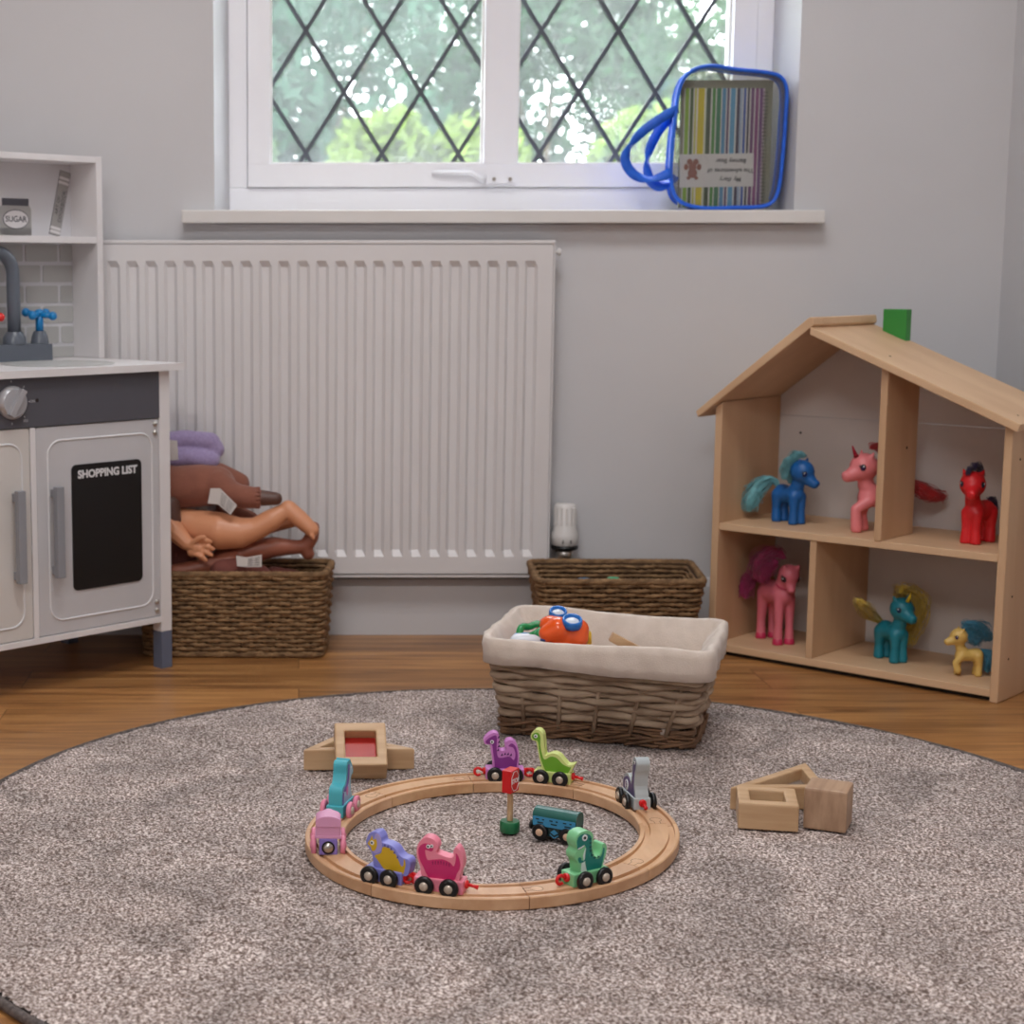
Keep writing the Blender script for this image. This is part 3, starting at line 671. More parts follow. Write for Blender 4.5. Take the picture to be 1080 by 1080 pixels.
# handle straps
def strap(px, ys, w, name='strap'):
    pts = crom([(at(x, y, BY).x-.705, yy, at(x, y, BY).z-bz) for (x, y), yy in zip(px, ys)], 5, False); w *= 1.15
    b = MB(); m = len(pts); vs = []
    for i, p in enumerate(pts):
        a = Vector(pts[min(i+1, m-1)])-Vector(pts[max(i-1, 0)]); t = i/(m-1)
        d = Vector((-a.z, 0, a.x)).normalized(); tw = .35+.65*abs(sin(pi*t*2.2+.4)); d = (d*tw+Vector((0, 1, 0))*(1.05-tw)).normalized()*w/2
        nn_ = a.cross(d).normalized()*.0006; q = Vector(p); vs += [q-d-nn_, q+d-nn_, q+d+nn_, q-d+nn_]
    b.smooth = False
    b.add(vs, [(4*i+k, 4*i+(k+1) % 4, 4*i+4+(k+1) % 4, 4*i+4+k) for i in range(m-1) for k in range(4)]+[(0,1,2,3),(4*m-1,4*m-2,4*m-3,4*m-4)])
    o = b.build(name, m_bluef, bag)
    for p in o.data.polygons: p.use_smooth = True
strap([(712,116),(694,126),(672,142),(659,158),(656,172),(666,186),(684,190),(704,183)], [-.022,-.026,-.03,-.03,-.03,-.03,-.027,-.023], .014)
strap([(712,120),(697,136),(686,155),(681,173),(684,190),(694,197),(706,192),(712,185)], [.022,.010,.0,-.008,-.012,-.010,-.005,-.0], .014)
# things inside the bag
diary = thing('diary', 'striped spiral bound book with a white name label inside the clear bag', 'book', (.705, BY, bz))
def dp(px, py): p = at(px, py, BY); return Vector((p.x-.705, p.z-bz-zmn+.0))
zt_ = at(760, 93, BY).z-bz; zb_ = .0062
xa, xb = at(720.5, 150, BY).x-.705, at(805, 150, BY).x-.705
b = MB(); b.box(xa-.004, xb+.013, .0012, .012, zb_-.001, zt_+.013); b.build('page_block', mat('kraft_cover', (150,152,132), .7), diary)
cols_ = [('w',400),((150,196,60),404),('w',425),((62,98,44),430),('w',447),((206,206,60),453),('w',462),((228,210,30),470),('w',503),((206,220,190),508),((54,82,50),514),('w',536),((70,150,60),543),('w',560),((40,130,90),565),('w',588),((80,150,200),593),('w',613),((90,60,110),618),('w',630),((90,170,220),636),('w',661),((40,36,80),668),((170,190,220),684),('w',698),((50,90,180),702),('w',716),((46,34,70),722),('w',734),((110,50,120),740),('w',757),((140,50,130),762),('w',780),((110,50,130),784),((220,200,220),800),(None,810)]
b = MB(); ms = []
for i in range(len(cols_)-1):
    c = cols_[i][0]; c = (236,238,236) if c == 'w' else c
    mt = mat('stripe_%d_%d_%d' % c, c, .45)
    if mt not in ms: ms.append(mt)
    b.m = ms.index(mt); u0 = xa+(cols_[i][1]-400)/410*(xb-xa); u1 = xa+(cols_[i+1][1]-400)/410*(xb-xa); b.box(u0, u1, .0, .001, zb_, zt_)
b.build('striped_cover', ms, diary)
b = MB(); k_ = 0; z_ = zb_+.004
while z_ < zt_-.003:
    for dz_ in (0, .0014): b.tube([(xb+.001+.0042*cos(t), .0006+.0040*sin(t), z_+dz_) for t in [2*pi*q/12 for q in range(12)]], .0004, 5, closed=True)
    z_ += .0058
b.build('spiral_binding', m_black, diary)
lx0, lx1 = at(718, 160, BY).x-.705, at(796, 160, BY).x-.705; lz0, lz1 = at(750, 197, BY).z-bz, at(750, 162, BY).z-bz
b = MB(); b.box(lx0, lx1, -.0006, 0, lz0, lz1, T(0,0,0) @ Matrix.Rotation(radians(-1), 4, 'Y')); lb = b.build('name_label', mat('label_white', (232,232,236), .5), diary)
RU = Matrix.Rotation(pi, 4, 'Y')
b = MB(); lh = lz1-lz0; lw_ = lx1-lx0
for s_, fx, fz in (('My diary', .68, .22), ('The adventures of', .68, .49), ('Barney Bear', .68, .78)):
    textmesh(b, s_, .0102, T(lx0+lw_*fx, -.0011, lz0+lh*fz) @ RU @ RX, .0001, bold=.0002)
b.build('lettering', m_dgrey, lb)
b = MB(); bx, bz_ = lx0+lw_*.165, lz0+lh*.5
def disc(cx_, cz_, rx, rz__, y=-.0009): b.prism([(bx+(cx_+rx*cos(2*pi*k/16))*1.25, bz_+(cz_+rz__*sin(2*pi*k/16))*1.15) for k in range(16)], y, y+.0004)
disc(0, -.004, .0062, .0072); disc(0, .0045, .0052, .006, -.0010); disc(-.004, .0118, .0038, .0042, -.0011); disc(.004, .0118, .0038, .0042, -.0011); disc(-.0085, .0045, .003, .0046, -.0012); disc(.0085, .0045, .003, .0046, -.0012); disc(-.005, -.011, .0026, .0026, -.0012); disc(.005, -.011, .0026, .0026, -.0012)
b.build('teddy_drawing', mat('teddy_brown', (156,96,84), .6), lb)

# ------------------------------------------------------------------ wooden train track
TC = Vector((.205, 1.739)); E1 = Vector((.619, .786)); E2 = Vector((-.786, .619))
def tp_(t, d): return TC + E1*((.194+d)*cos(t)) + E2*((.167+d)*sin(t))
def ang2(v): return atan2(v.y, v.x)
def tparam(phi):
    best = min(range(1440), key=lambda k: abs(((ang2(tp_(2*pi*k/1440, 0)-TC)-phi+pi) % (2*pi))-pi)); return 2*pi*best/1440
js = [-129, -87, -42, 5, 52, 92, 133, 181]; TZ = .012
pieces = ['front left near the three-horned dinosaur car', 'front middle', 'front right under the green dinosaur car', 'right side', 'back right under the grey long-necked car', 'back middle under the purple car', 'back left', 'left side under the pink engine']
plab = ['curved beech track piece at the front of the oval, under the pink dinosaur car', 'curved beech track piece at the front right, under the light green toothy dinosaur car',
        'empty curved beech track piece at the right end of the oval', 'curved beech track piece at the back right, under the grey long-necked dinosaur car',
        'curved beech track piece at the back, under the lime and purple dinosaur cars', 'empty curved beech track piece at the back left, right behind the blue animal car',
        'curved beech track piece at the left, under the blue animal car', 'curved beech track piece at the front left, under the pink engine and violet dinosaur car']
cs = [(-.02,0),(-.0205,.001),(-.0205,.011),(-.0195,.012),(-.0158,.012),(-.0153,.0088),(-.0098,.0088),(-.0093,.012),(.0093,.012),(.0098,.0088),(.0153,.0088),(.0158,.012),(.0195,.012),(.0205,.011),(.0205,.001),(.02,0)]
for i in range(8):
    a0 = tparam(radians(js[i])); a1 = tparam(radians(js[(i+1) % 8]))
    while a1 < a0: a1 += 2*pi
    if a1-a0 > pi: a1 -= 2*pi; a0, a1 = a1, a0
    a0 += .0022; a1 -= .0022
    mid = tp_((a0+a1)/2, 0); t = thing('track_piece', plab[i], 'toy train track', (mid.x, mid.y, RZ), 0, 'wooden train track pieces')
    b = MB(); NS = 22; vs = []
    for k in range(NS+1):
        a = a0+(a1-a0)*k/NS
        for d, z in cs: p = tp_(a, d)-mid; vs.append((p.x, p.y, z))
    n = len(cs)
    b.add(vs, [(k*n+j, k*n+(j+1) % n, (k+1)*n+(j+1) % n, (k+1)*n+j) for k in range(NS) for j in range(n)]+[tuple(range(n)), tuple(NS*n+j for j in range(n))[::-1]])
    b.build('rail', mat('beech%d' % (i % 3), [(216,176,138),(208,166,128),(214,172,130)][i % 3], .42, [(198,154,116),(190,146,108),(196,150,108)][i % 3], 45, (1,.3,1), bump=.05, bscale=200), t)
    # the round peg that locks into the next piece, and a dark line painting the slot's shade
    pc = tp_(a1+.072, 0)-mid; tn = (tp_(a1+.08, 0)-tp_(a1+.06, 0)).normalized(); ang = atan2(tn.y, tn.x)
    b = MB(); M = T(pc.x, pc.y, TZ) @ Matrix.Rotation(ang, 4, 'Z')
    arc = [(.0062*cos(radians(q)), .0062*sin(radians(q))) for q in range(-150, 151, 15)]
    path = [(-.013, -.003)]+arc+[(-.013, .003)]
    b.tube([M @ Vector((x, y, -.00025)) for x, y in path], .00045, 4); b.build('peg_slot_shade', mat('slot_shadow_gap', (70,46,32), .9), t)
    b = MB(); b.prism([(x*.93, y*.93) for x, y in arc], -.0004, .00012, M, ax='z'); b.build('peg', mat('beech0', (0,0,0)), t)

# ------------------------------------------------------------------ train cars
m_red = mat('red_plastic', (214,30,34), .3); m_hub = mat('hub_steel', (206,192,176), .35, metal=.5)
def prof_plate(name, parent, pts, s, x0, yb, th, mt, mtp=None, prints=(), xs=1, shear=0):
    def cv(P):
        o = [((x-x0)*s*xs, (yb-(y+(x-x0)*shear))*s) for x, y in P]
        return [(x, z if z > .0205 else max(z-.004, .012)) for x, z in o]
    b = MB(); b.prism(crom(cv(pts), 4), -th/2, th/2); pl = b.build(name, mt, parent, bevel=.0012)
    for k, (nm, m2, P, sm, lv) in enumerate(prints):
        b = MB(); q = crom(cv(P), 4) if sm else cv(P)
        for sg in (-1, 1): b.prism(q, sg*th/2-.0002, sg*(th/2+.00025+.00018*lv)) if sg > 0 else b.prism(q, -(th/2+.00025+.00018*lv), -th/2+.0002)
        b.build(nm, m2, pl)
    return pl
def wheels(parent, xs, tyre=m_black, r=.0094, hub=m_hub, y=.0122):
    for x in xs:
        for sg in (1, -1):
            b = MB(); M = T(x, sg*y, r) @ Matrix.Rotation(-sg*pi/2, 4, 'X')
            b.lathe([(.0045,.0),(r-.0012,0),(r,.0012),(r,.0038),(r-.0015,.0052),(r-.0035,.0046),(.0048,.0044)], (0,0,0), M, 28); w = b.build('wheel', tyre, parent)
            b = MB(); b.lathe([(.0042,.004),(.0042,.0054),(.003,.0062),(.0002,.0064)], (0,0,0), M, 18); b.build('hub', hub, w)
def hook(parent, x, sg, kind):
    b = MB(); b.lathe([(.0042,0),(.0042,.0025),(.003,.003)], (x, 0, .0105), Matrix.Rotation(sg*pi/2, 4, 'Y'), 14)
    if kind == 'hook': b.tube([(x+sg*.002,0,.0105),(x+sg*.006,0,.0125)]+[(x+sg*(.0085+.0042*cos(a)), 0, .0095+.0042*sin(a)) for a in [radians(q) for q in range(120, -150, -25)]], .0017, 8)
    else: b.tube([(x+sg*.002,0,.0105),(x+sg*.008,0,.0095),(x+sg*.0125,0,.0085)], [.0019,.0017,.0024], 8)
    b.build('coupling', m_red, parent)
def car(name, label, phi, sgn, rot=0, group='painted animal cars on the wooden track', d=0, cat='toy train car'):
    t = tparam(radians(phi)); p = tp_(t, d); tg = (tp_(t+.01, 0)-tp_(t-.01, 0)).normalized()*sgn
    return thing(name, label, cat, (p.x, p.y, RZ+.0089), atan2(tg.y, tg.x)+radians(rot), group)
def base(parent, x0, x1, mt, w=.0095, z0=.0025, z1=.0155):
    b = MB(); b.box(x0, x1, -w, w, z0, z1); return b.build('chassis', mt, parent, bevel=.0012)
m_eye = mat('eye_white', (232,236,236), .4); m_pupil = mat('pupil', (20,22,26), .3)
def eye(parent, x, z, th, r=.0026):
    b = MB()
    for sg in (-1, 1):
        M = T(x, sg*(th/2+.0006), z) @ Matrix.Rotation(-sg*pi/2, 4, 'X'); b.lathe([(r,-.0003),(r,.0003)], (0,0,0), M, 16)
    e = b.build('eye', m_eye, parent)
    b = MB()
    for sg in (-1, 1):
        M = T(x-.0002, sg*(th/2+.0008), z) @ Matrix.Rotation(-sg*pi/2, 4, 'X'); b.lathe([(r*.5,-.0003),(r*.5,.0003)], (0,0,0), M, 12)
    b.build('pupil', m_pupil, e)
def zigs(P0, P1, n, w, h):
    out = []
    for k in range(n):
        t = k/max(n-1, 1); x = P0[0]+(P1[0]-P0[0])*t; y = P0[1]+(P1[1]-P0[1])*t; out.append([(x-w, y+h), (x, y), (x+w, y+h)])
    return out
TH = .0135
# pink dinosaur
s = .000122; t = car('dinosaur_car', 'pink dinosaur train car with a curled neck at the front of the track', -111.5, 1, -3)
pk = mat('pink_paint', (240,138,160), .4); ras = mat('raspberry_paint', (206,44,110), .4)
base(t, -.0235, .0245, pk)
pl = prof_plate('dinosaur_plate', t, [(600,490),(560,430),(538,370),(533,300),(555,240),(600,200),(655,203),(695,235),(705,275),(690,312),(740,330),(800,340),(830,325),(826,285),(845,252),(875,270),(900,330),(905,400),(885,460),(850,495)], s, 712, 645, TH, pk,
 prints=[('painted_body', ras, [(602,305),(620,375),(660,372),(740,360),(800,378),(832,405),(848,350),(848,300),(872,330),(884,400),(860,460),(820,492),(650,492),(590,440),(556,370),(551,290),(590,250),(645,250),(668,275),(655,305),(622,300)], 1, 0)])
for k in range(7):
    pass
b = MB()
for k in range(7):
    x = (665+k*22-712)*s; z = (645-(372+abs(k-3)*4))*s
    for sg in (-1, 1): b.prism([(x-.0006,z),(x+.0006,z),(x+.0003,z-.0035),(x-.0003,z-.0035)], *sorted((sg*TH/2, sg*(TH/2+.0006))))
b.build('back_stripe', mat('dark_raspberry', (150,24,84), .4), pl)
eye(pl, (628-712)*s, (645-268)*s, TH, .0019); eye(pl, (655-712)*s, (645-262)*s, TH, .0017)
wheels(t, (-.012, .012)); hook(t, -.0236, -1, 'hook'); hook(t, .0246, 1, 'knob')
# violet three-horned dinosaur
t = car('dinosaur_car', 'violet three-horned dinosaur train car with a yellow body at the front left of the track', -128.5, 1, 9)
vi = mat('violet_paint', (136,138,214), .4); ye = mat('yellow_paint', (212,172,30), .4)
base(t, -.0185, .0215, vi)
pl = prof_plate('dinosaur_plate', t, [(178,400),(150,320),(110,265),(95,225),(115,165),(150,140),(195,130),(225,165),(240,203),(300,207),(350,227),(385,268),(420,287),(465,292),(484,330),(465,385),(420,425),(300,430)], s, 245, 545, TH, vi, shear=.06,
 prints=[('painted_body', ye, [(175,325),(230,290),(245,240),(300,235),(345,255),(380,310),(408,358),(428,340),(430,300),(440,305),(444,350),(418,398),(370,410),(280,402),(200,355)], 1, 0),
         ('neck_frill', mat('lilac_paint', (172,160,216), .4), [(160,270),(178,150),(215,150),(236,205),(230,270),(190,305),(162,300)], 1, 1),
         ('painted_head', ye, [(112,240),(135,200),(150,165),(160,200),(185,185),(196,230),(180,280),(150,290),(140,262)], 1, 2)])
eye(pl, (152-245)*s, (545-218-(-93)*.06*0)*s, TH, .0022)
b = MB()
for k in range(5):
    x = (262+k*28-245)*s; z = (545-(222+k*k*4.4)-(x/s)*.06)*s
    for sg in (-1, 1): b.prism([(x-.0012,z-.0012),(x+.0014,z-.0008),(x+.0002,z+.0018)], *sorted((sg*TH/2, sg*(TH/2+.0004))))
b.build('back_spikes', mat('dark_violet', (84,84,160), .4), pl)
wheels(t, (-.0105, .0105)); hook(t, .0216, 1, 'hook')
# light green toothy dinosaur
s = .000079; t = car('dinosaur_car', 'light green toothy dinosaur train car at the front right of the track', -65.5, 1, 0)
lg = mat('mint_paint', (132,206,150), .4); dg = mat('teal_paint', (22,128,116), .4)
base(t, -.0215, .0225, lg)
pl = prof_plate('dinosaur_plate', t, [(335,830),(325,740),(305,640),(262,560),(262,500),(290,450),(268,400),(262,330),(295,265),(370,238),(450,250),(500,300),(505,390),(502,480),(522,560),(570,600),(612,570),(630,510),(640,460),(672,450),(700,500),(690,590),(660,680),(620,760),(560,850)], s, 462, 945, TH, lg, xs=1.13,
 prints=[('painted_body', dg, [(285,415),(278,350),(300,295),(360,270),(430,285),(475,330),(480,430),(490,520),(515,590),(570,625),(620,600),(640,550),(650,500),(668,520),(655,610),(620,700),(560,770),(500,800),(440,740),(405,650),(398,560),(400,440),(385,425),(330,455),(290,450)], 1, 0),
         ('painted_belly', mat('pale_belly', (214,232,224), .4), [(402,450),(392,560),(398,650),(440,740),(478,800),(440,810),(380,770),(345,700),(352,620),(375,600),(368,540)], 1, 1),
         ('painted_arm', dg, [(300,580),(312,555),(340,565),(345,600),(385,600),(392,570),(398,605),(370,625),(320,625)], 1, 2),
         ('painted_teeth', m_eye, [(292,440),(335,430),(380,412),(376,424),(335,444),(294,450)], 0, 2)])
eye(pl, (382-462)*s*1.13, (945-320)*s, TH, .0031)
b = MB()
for q in ((468,350),(472,400),(470,450),(478,500),(498,560),(540,600),(590,600)):
    x = (q[0]-462)*s*1.13; z = (945-q[1])*s
    for sg in (-1, 1): b.prism([(x-.0016,z-.0012),(x+.0012,z),(x-.0016,z+.0012)], *sorted((sg*TH/2, sg*(TH/2+.0007))))
b.build('back_spikes', mat('dark_teal', (12,76,76), .4), pl)
wheels(t, (-.0118, .0122)); hook(t, -.0216, -1, 'hook')
# grey long-necked dinosaur
s = .001; t = car('dinosaur_car', 'grey long-necked dinosaur train car facing away from the back right of the track', 27, -1, -13)
gy = mat('pale_grey_paint', (178,186,188), .4); pu = mat('slate_violet_paint', (98,88,134), .4)
base(t, -.022, .0225, gy)
pl = prof_plate('dinosaur_plate', t, [(-20,-12),(-25,-24),(-19,-31),(-10,-35),(-2,-34),(3,-30),(6,-40),(6.5,-50),(10,-58),(17,-60),(22,-55),(21,-47),(17.5,-40),(17,-28),(19,-12)], s, 0, 0, .015, gy,
 prints=[('painted_body', pu, [(-18,-14),(-22,-24),(-16,-29),(-8,-32),(0,-31),(6,-27),(9,-40),(10,-50),(13,-56),(17,-57),(19,-53),(18,-48),(15,-42),(14,-28),(15,-14)], 1, 0)])
b = MB()
for sg in (-1, 1): b.prism([(-9+4.8*cos(2*pi*k/20), 22+6*sin(2*pi*k/20)) for k in range(20)], *sorted((sg*.0074/s, sg*.0085/s)), Matrix.Scale(s, 4))
nb = b.build('number_disc', m_eye, pl)
b = MB(); textmesh(b, '9', .011, T(-.009,-.0086,.022) @ RX, .0001, bold=.0003); textmesh(b, '9', .011, T(-.009,.0086,.022) @ Matrix.Rotation(pi, 4, 'Z') @ RX, .0001, bold=.0003); b.build('lettering', pu, nb)
eye(pl, .0165, .0545, .0155, .002); wheels(t, (-.0118, .0122)); hook(t, .0226, 1, 'knob')
# lime long-necked dinosaur
s = .000139; t = car('dinosaur_car', 'lime green long-necked dinosaur train car at the back of the track', 62.5, -1, 2)
li = mat('pale_lime_paint', (214,226,140), .4); gn = mat('lime_green_paint', (112,170,44), .4)
base(t, -.0205, .0225, li)
pl = prof_plate('dinosaur_plate', t, [(640,475),(600,420),(580,330),(562,255),(530,248),(515,215),(535,170),(575,152),(612,175),(625,225),(632,290),(640,358),(670,348),(710,332),(760,345),(800,385),(830,412),(868,405),(888,400),(878,430),(840,465),(800,485),(770,500)], s, 700, 600, TH, li, shear=.05,
 prints=[('painted_body', gn, [(650,460),(612,410),(592,330),(578,250),(548,242),(526,215),(545,185),(580,178),(598,210),(600,280),(615,350),(638,395),(690,362),(740,368),(790,410),(840,428),(860,430),(830,462),(790,485),(700,492)], 1, 0)])
eye(pl, (560-700)*s, (600-208+7)*s, TH, .0022)
wheels(t, (-.0108, .0115)); hook(t, -.0206, -1, 'hook'); hook(t, .0226, 1, 'knob')
# purple dinosaur
t = car('dinosaur_car', 'purple spiky dinosaur train car with a raised tail at the back of the track', 79.5, -1, 0)
pp = mat('orchid_paint', (208,132,204), .4); dp_ = mat('purple_paint', (136,52,140), .4)
base(t, -.0215, .0225, pp)
pl = prof_plate('dinosaur_plate', t, [(215,460),(190,390),(175,310),(165,255),(128,250),(115,218),(150,172),(200,148),(238,168),(243,230),(246,290),(275,300),(302,285),(288,255),(300,222),(340,208),(382,235),(405,300),(408,400),(380,465)], s, 290, 565, TH, pp, shear=.0,
 prints=[('painted_body', dp_, [(225,455),(205,390),(192,310),(182,250),(145,245),(130,222),(165,190),(212,170),(222,200),(222,280),(232,350),(262,362),(330,352),(365,380),(378,330),(360,275),(320,262),(345,238),(378,262),(394,320),(394,400),(365,455)], 1, 0)])
eye(pl, (183-290)*s, (565-226)*s, TH, .0022)
b = MB()
for q in ((236,185),(240,225),(238,262),(232,295),(265,335),(290,328),(315,328),(340,335)):
    x = (q[0]-290)*s; z = (565-q[1])*s
    for sg in (-1, 1): b.prism([(x-.0014,z-.0016),(x+.0014,z-.0010),(x+.0008,z+.002)], *sorted((sg*TH/2, sg*(TH/2+.0005))))
b.build('back_spikes', mat('deep_purple', (84,28,96), .4), pl)
wheels(t, (-.0112, .0118)); hook(t, -.0216, -1, 'hook'); hook(t, .0226, 1, 'hook')
# blue animal car
s = .00085; t = car('animal_car', 'turquoise horse-shaped train car with pink wheels at the left of the track', 160.5, -1, 6)
tq = mat('turquoise_paint', (74,176,190), .4); pw = mat('pink_wheel', (232,140,166), .4); pb = mat('powder_blue_paint', (152,196,222), .4)
base(t, -.022, .0225, tq)
pl = prof_plate('animal_plate', t, [(-20,-10),(-22.5,-20),(-22,-34),(-18,-41),(-8,-44),(-3,-54),(-2,-66),(4,-70),(9,-68),(12,-71),(17,-66),(26,-56),(27,-49),(20,-46),(17,-42),(18,-28),(20,-10)], s, 0, 0, .015, tq,
 prints=[('painted_body', pb, [(-16,-10),(-18,-30),(-12,-37),(0,-42),(6,-52),(8,-62),(14,-64),(23,-56),(24,-51),(17,-47),(14,-42),(15,-28),(16,-10)], 1, 0),
         ('painted_mane', mat('violet_print', (104,80,168), .4), [(-16,-36),(-4,-41),(3,-50),(5,-64),(10,-63),(9,-50),(6,-42),(0,-37),(-6,-33)], 1, 1),
         ('painted_tail', mat('violet_print', (104,80,168), .4), [(-17,-34),(-19,-28),(-19,-14),(-16,-12),(-16,-24),(-14,-32)], 1, 1),
         ('painted_saddle', mat('orchid_print', (190,110,180), .4), [(-4,-37),(3,-37),(3,-30),(0,-26),(-4,-30)], 1, 2)])
eye(pl, .0140, .0489, .0155, .0014); wheels(t, (-.0118, .0122), pw)
# pink engine
t = car('toy_engine', 'small pink and violet toy train engine facing the camera on the left of the track', -161, 1, -12, cat='toy train engine')
pe = mat('pale_pink_paint', (222,160,196), .4); ve = mat('violet_engine_paint', (136,118,196), .4)
base(t, -.024, .022, ve, .0092, .0025, .0195)
b = MB(); b.prism([(-.0125,.020),(.0125,.020),(.0125,.0365)]+[(.0125*cos(a), .0365+.0055*sin(a)) for a in [radians(q) for q in range(15, 180, 15)]]+[(-.0125,.0365)], .0005, .0205, ax='x'); cb = b.build('cab', pe, t, bevel=.0012)
b = MB(); b.box(.0006, .0215, -.0132, .0132, .0195, .0222); b.build('cab_floor', pe, cb, bevel=.0005)
b = MB(); b.prism([(.0132*cos(radians(q)), .0285+.0132*sin(radians(q))) for q in range(0, 181, 15)]+[(-.0132,.0285)], .0195, .0225, ax='x') if 0 else b.prism([(-.0128,.0315),(.0128,.0315),(.0128,.0375)]+[(.0128*cos(radians(q)), .0372+.0058*sin(radians(q))) for q in range(15, 180, 15)]+[(-.0128,.0375)], -.0005, .0222, ax='x'); b.build('roof', pe, cb, bevel=.0008)
b = MB(); b.lathe([(.0088,-.023),(.0088,.0)], (0,0,.028), Matrix.Rotation(pi/2, 4, 'Y'), 24); bo = b.build('boiler', pe, t)
b = MB(); b.lathe([(.0066,0),(.0066,.0012)], (.022,0,.0105), Matrix.Rotation(pi/2, 4, 'Y'), 24); q = b.build('magnet_socket', m_black, t)
b = MB(); b.ell((.0228,0,.0105), (.0036,.0052,.0052)); b.build('magnet', m_steel, q)
wheels(t, (-.0135, .0115), pw, r=.0098, hub=pw)
# teal wagon on the rug
t = thing('toy_wagon', 'dark green toy wagon with blue side panels on the rug inside the track', 'toy train car', (.2735, 1.737, RZ+.0005), radians(-31))
t.scale = (.93, .93, .93)
tg_ = mat('dark_green_paint', (26,92,84), .35); bl = mat('blue_panel_paint', (58,142,186), .4); dk = mat('darkest_green', (14,44,44), .4)
b = MB(); b.box(-.0265,.0265,-.0105,.0105,.005,.0185); ch = b.build('chassis', dk, t, bevel=.0008)
b = MB(); b.prism([(-.0115,.0187),(.0115,.0187),(.0115,.0275)]+[(.0115*cos(radians(q)), .0275+.0085*sin(radians(q))) for q in range(15, 180, 15)]+[(-.0115,.0275)], -.0265, .0265, ax='x'); bd = b.build('wagon_body', tg_, t, bevel=.0006)
b = MB()
for sg in (-1, 1): b.prism(rrect(-.0255,.0255,.0165,.0272,.001,2), *sorted((sg*.0110, sg*.0121)))
sp = b.build('side_panel', bl, bd)
b = MB()
for sg in (-1, 1):
    for x in (-.0165, 0, .0165):
        for dx_, z_, w_ in ((-.0035,.0243,.0042),(.0035,.0243,.0028),(0,.0205,.0075)): b.prism(rrect(x+dx_-w_/2, x+dx_+w_/2, z_-.0007, z_+.0007, .0005, 2), *sorted((sg*.0119, sg*.0124)))
b.build('painted_slots', dk, sp)
b = MB()
for sg in (-1, 1):
    b.prism([(-.0048,.0108),(0,.0078),(.0048,.0108),(0,.0142)], *sorted((sg*.0104, sg*.0109))); b.prism([(-.0052,.0088),(0,.0052),(.0052,.0088),(.0052,.0074),(0,.0038),(-.0052,.0074)], *sorted((sg*.0104, sg*.0109)))
b.build('painted_diamond', bl, ch)
wheels(t, (-.0165, .0165), m_black, hub=mat('wood_hub', (214,178,148), .5), y=.0098)
for sg in (-1, 1): b = MB(); b.lathe([(.003,0),(.003,.003),(.0055,.0035),(.0055,.0062),(.004,.007)], (sg*.0265,0,.0125), Matrix.Rotation(sg*pi/2, 4, 'Y'), 16); b.build('magnet', m_black, t)
# stop sign
t = thing('stop_sign', 'red toy stop sign on a wooden post with a green base', 'toy road sign', (.2262, 1.764, RZ+.0003), radians(30))
b = MB(); b.lathe([(.0102,0),(.0108,.0012),(.0108,.0105),(.0098,.012)], n=32); b.build('sign_base', mat('green_base', (28,108,66), .35), t)
b = MB(); b.lathe([(.0032,.0122),(.0032,.044)], n=16); b.build('post', m_maple, t)
b = MB(); b.box(-.0105,.0105,-.0105,.0105,.0442,.0645) if 0 else b.box(-.0055,.0055,-.0092,.0092,.0442,.0690); sg_ = b.build('sign_board', m_red, t, bevel=.0008)
t.rotation_euler.z = radians(-35)
b = MB(); oc = [(.0086*cos(radians(22.5+45*k)), .0566+.0112*sin(radians(22.5+45*k))) for k in range(8)]
for k in range(8):
    p, q = oc[k], oc[(k+1) % 8]; b.tube([(.0056, p[0], p[1]), (.0056, q[0], q[1])], .00035, 4)
textmesh(b, 'STOP', .0070, T(.0057, 0, .0566) @ Matrix.Rotation(pi/2, 4, 'Z') @ RX, .0001, bold=.0002); b.build('lettering', m_eye, sg_)

# ------------------------------------------------------------------ wooden window blocks
def frameblock(b, outer, inner, z0, z1):
    n = len(outer); vs = [(x, y, z) for z in (z0, z1) for P in (outer, inner) for x, y in P]; fs = []
    for i in range(n):
        j = (i+1) % n; fs += [(i, j, n+j, n+i), (2*n+i, 3*n+i, 3*n+j, 2*n+j), (i, 2*n+i, 2*n+j, j), (n+i, n+j, 3*n+j, 3*n+i)]
    b.add(vs, fs)
def sq(hw_, hh): return [(-hw_,-hh),(hw_,-hh),(hw_,hh),(-hw_,hh)]
m_redac = mat('red_acrylic', (196,52,44), .15, (178,38,36), 20, alpha=.86)
m_clr = mat('clear_acrylic', (214,214,210), .12, alpha=.18)
def tri_in(P, w):
    c = Vector((sum(p[0] for p in P)/3, sum(p[1] for p in P)/3)); out = []
    for i in range(3):
        p0, p1, p2 = Vector(P[i-1]), Vector(P[i]), Vector(P[(i+1) % 3]); a = (p0-p1).normalized(); d = (p2-p1).normalized(); h = sqrt((1-a.dot(d))/2)
        out.append(tuple(p1+(a+d).normalized()*w/h))
    return out
def block(name, label, loc, rz, outer, inner, h, mt, pane=None, wdt=None):
    t = thing(name, label, 'wooden block', loc, rz)
    b = MB(); frameblock(b, outer, inner, 0, h); b.build('wood_frame', mt, t, bevel=.0022)
    if pane: b = MB(); b.prism([(x*1.0, y*1.0) for x, y in inner], h*.44, h*.5, ax='z'); b.build('window_pane', pane, t)
    return t
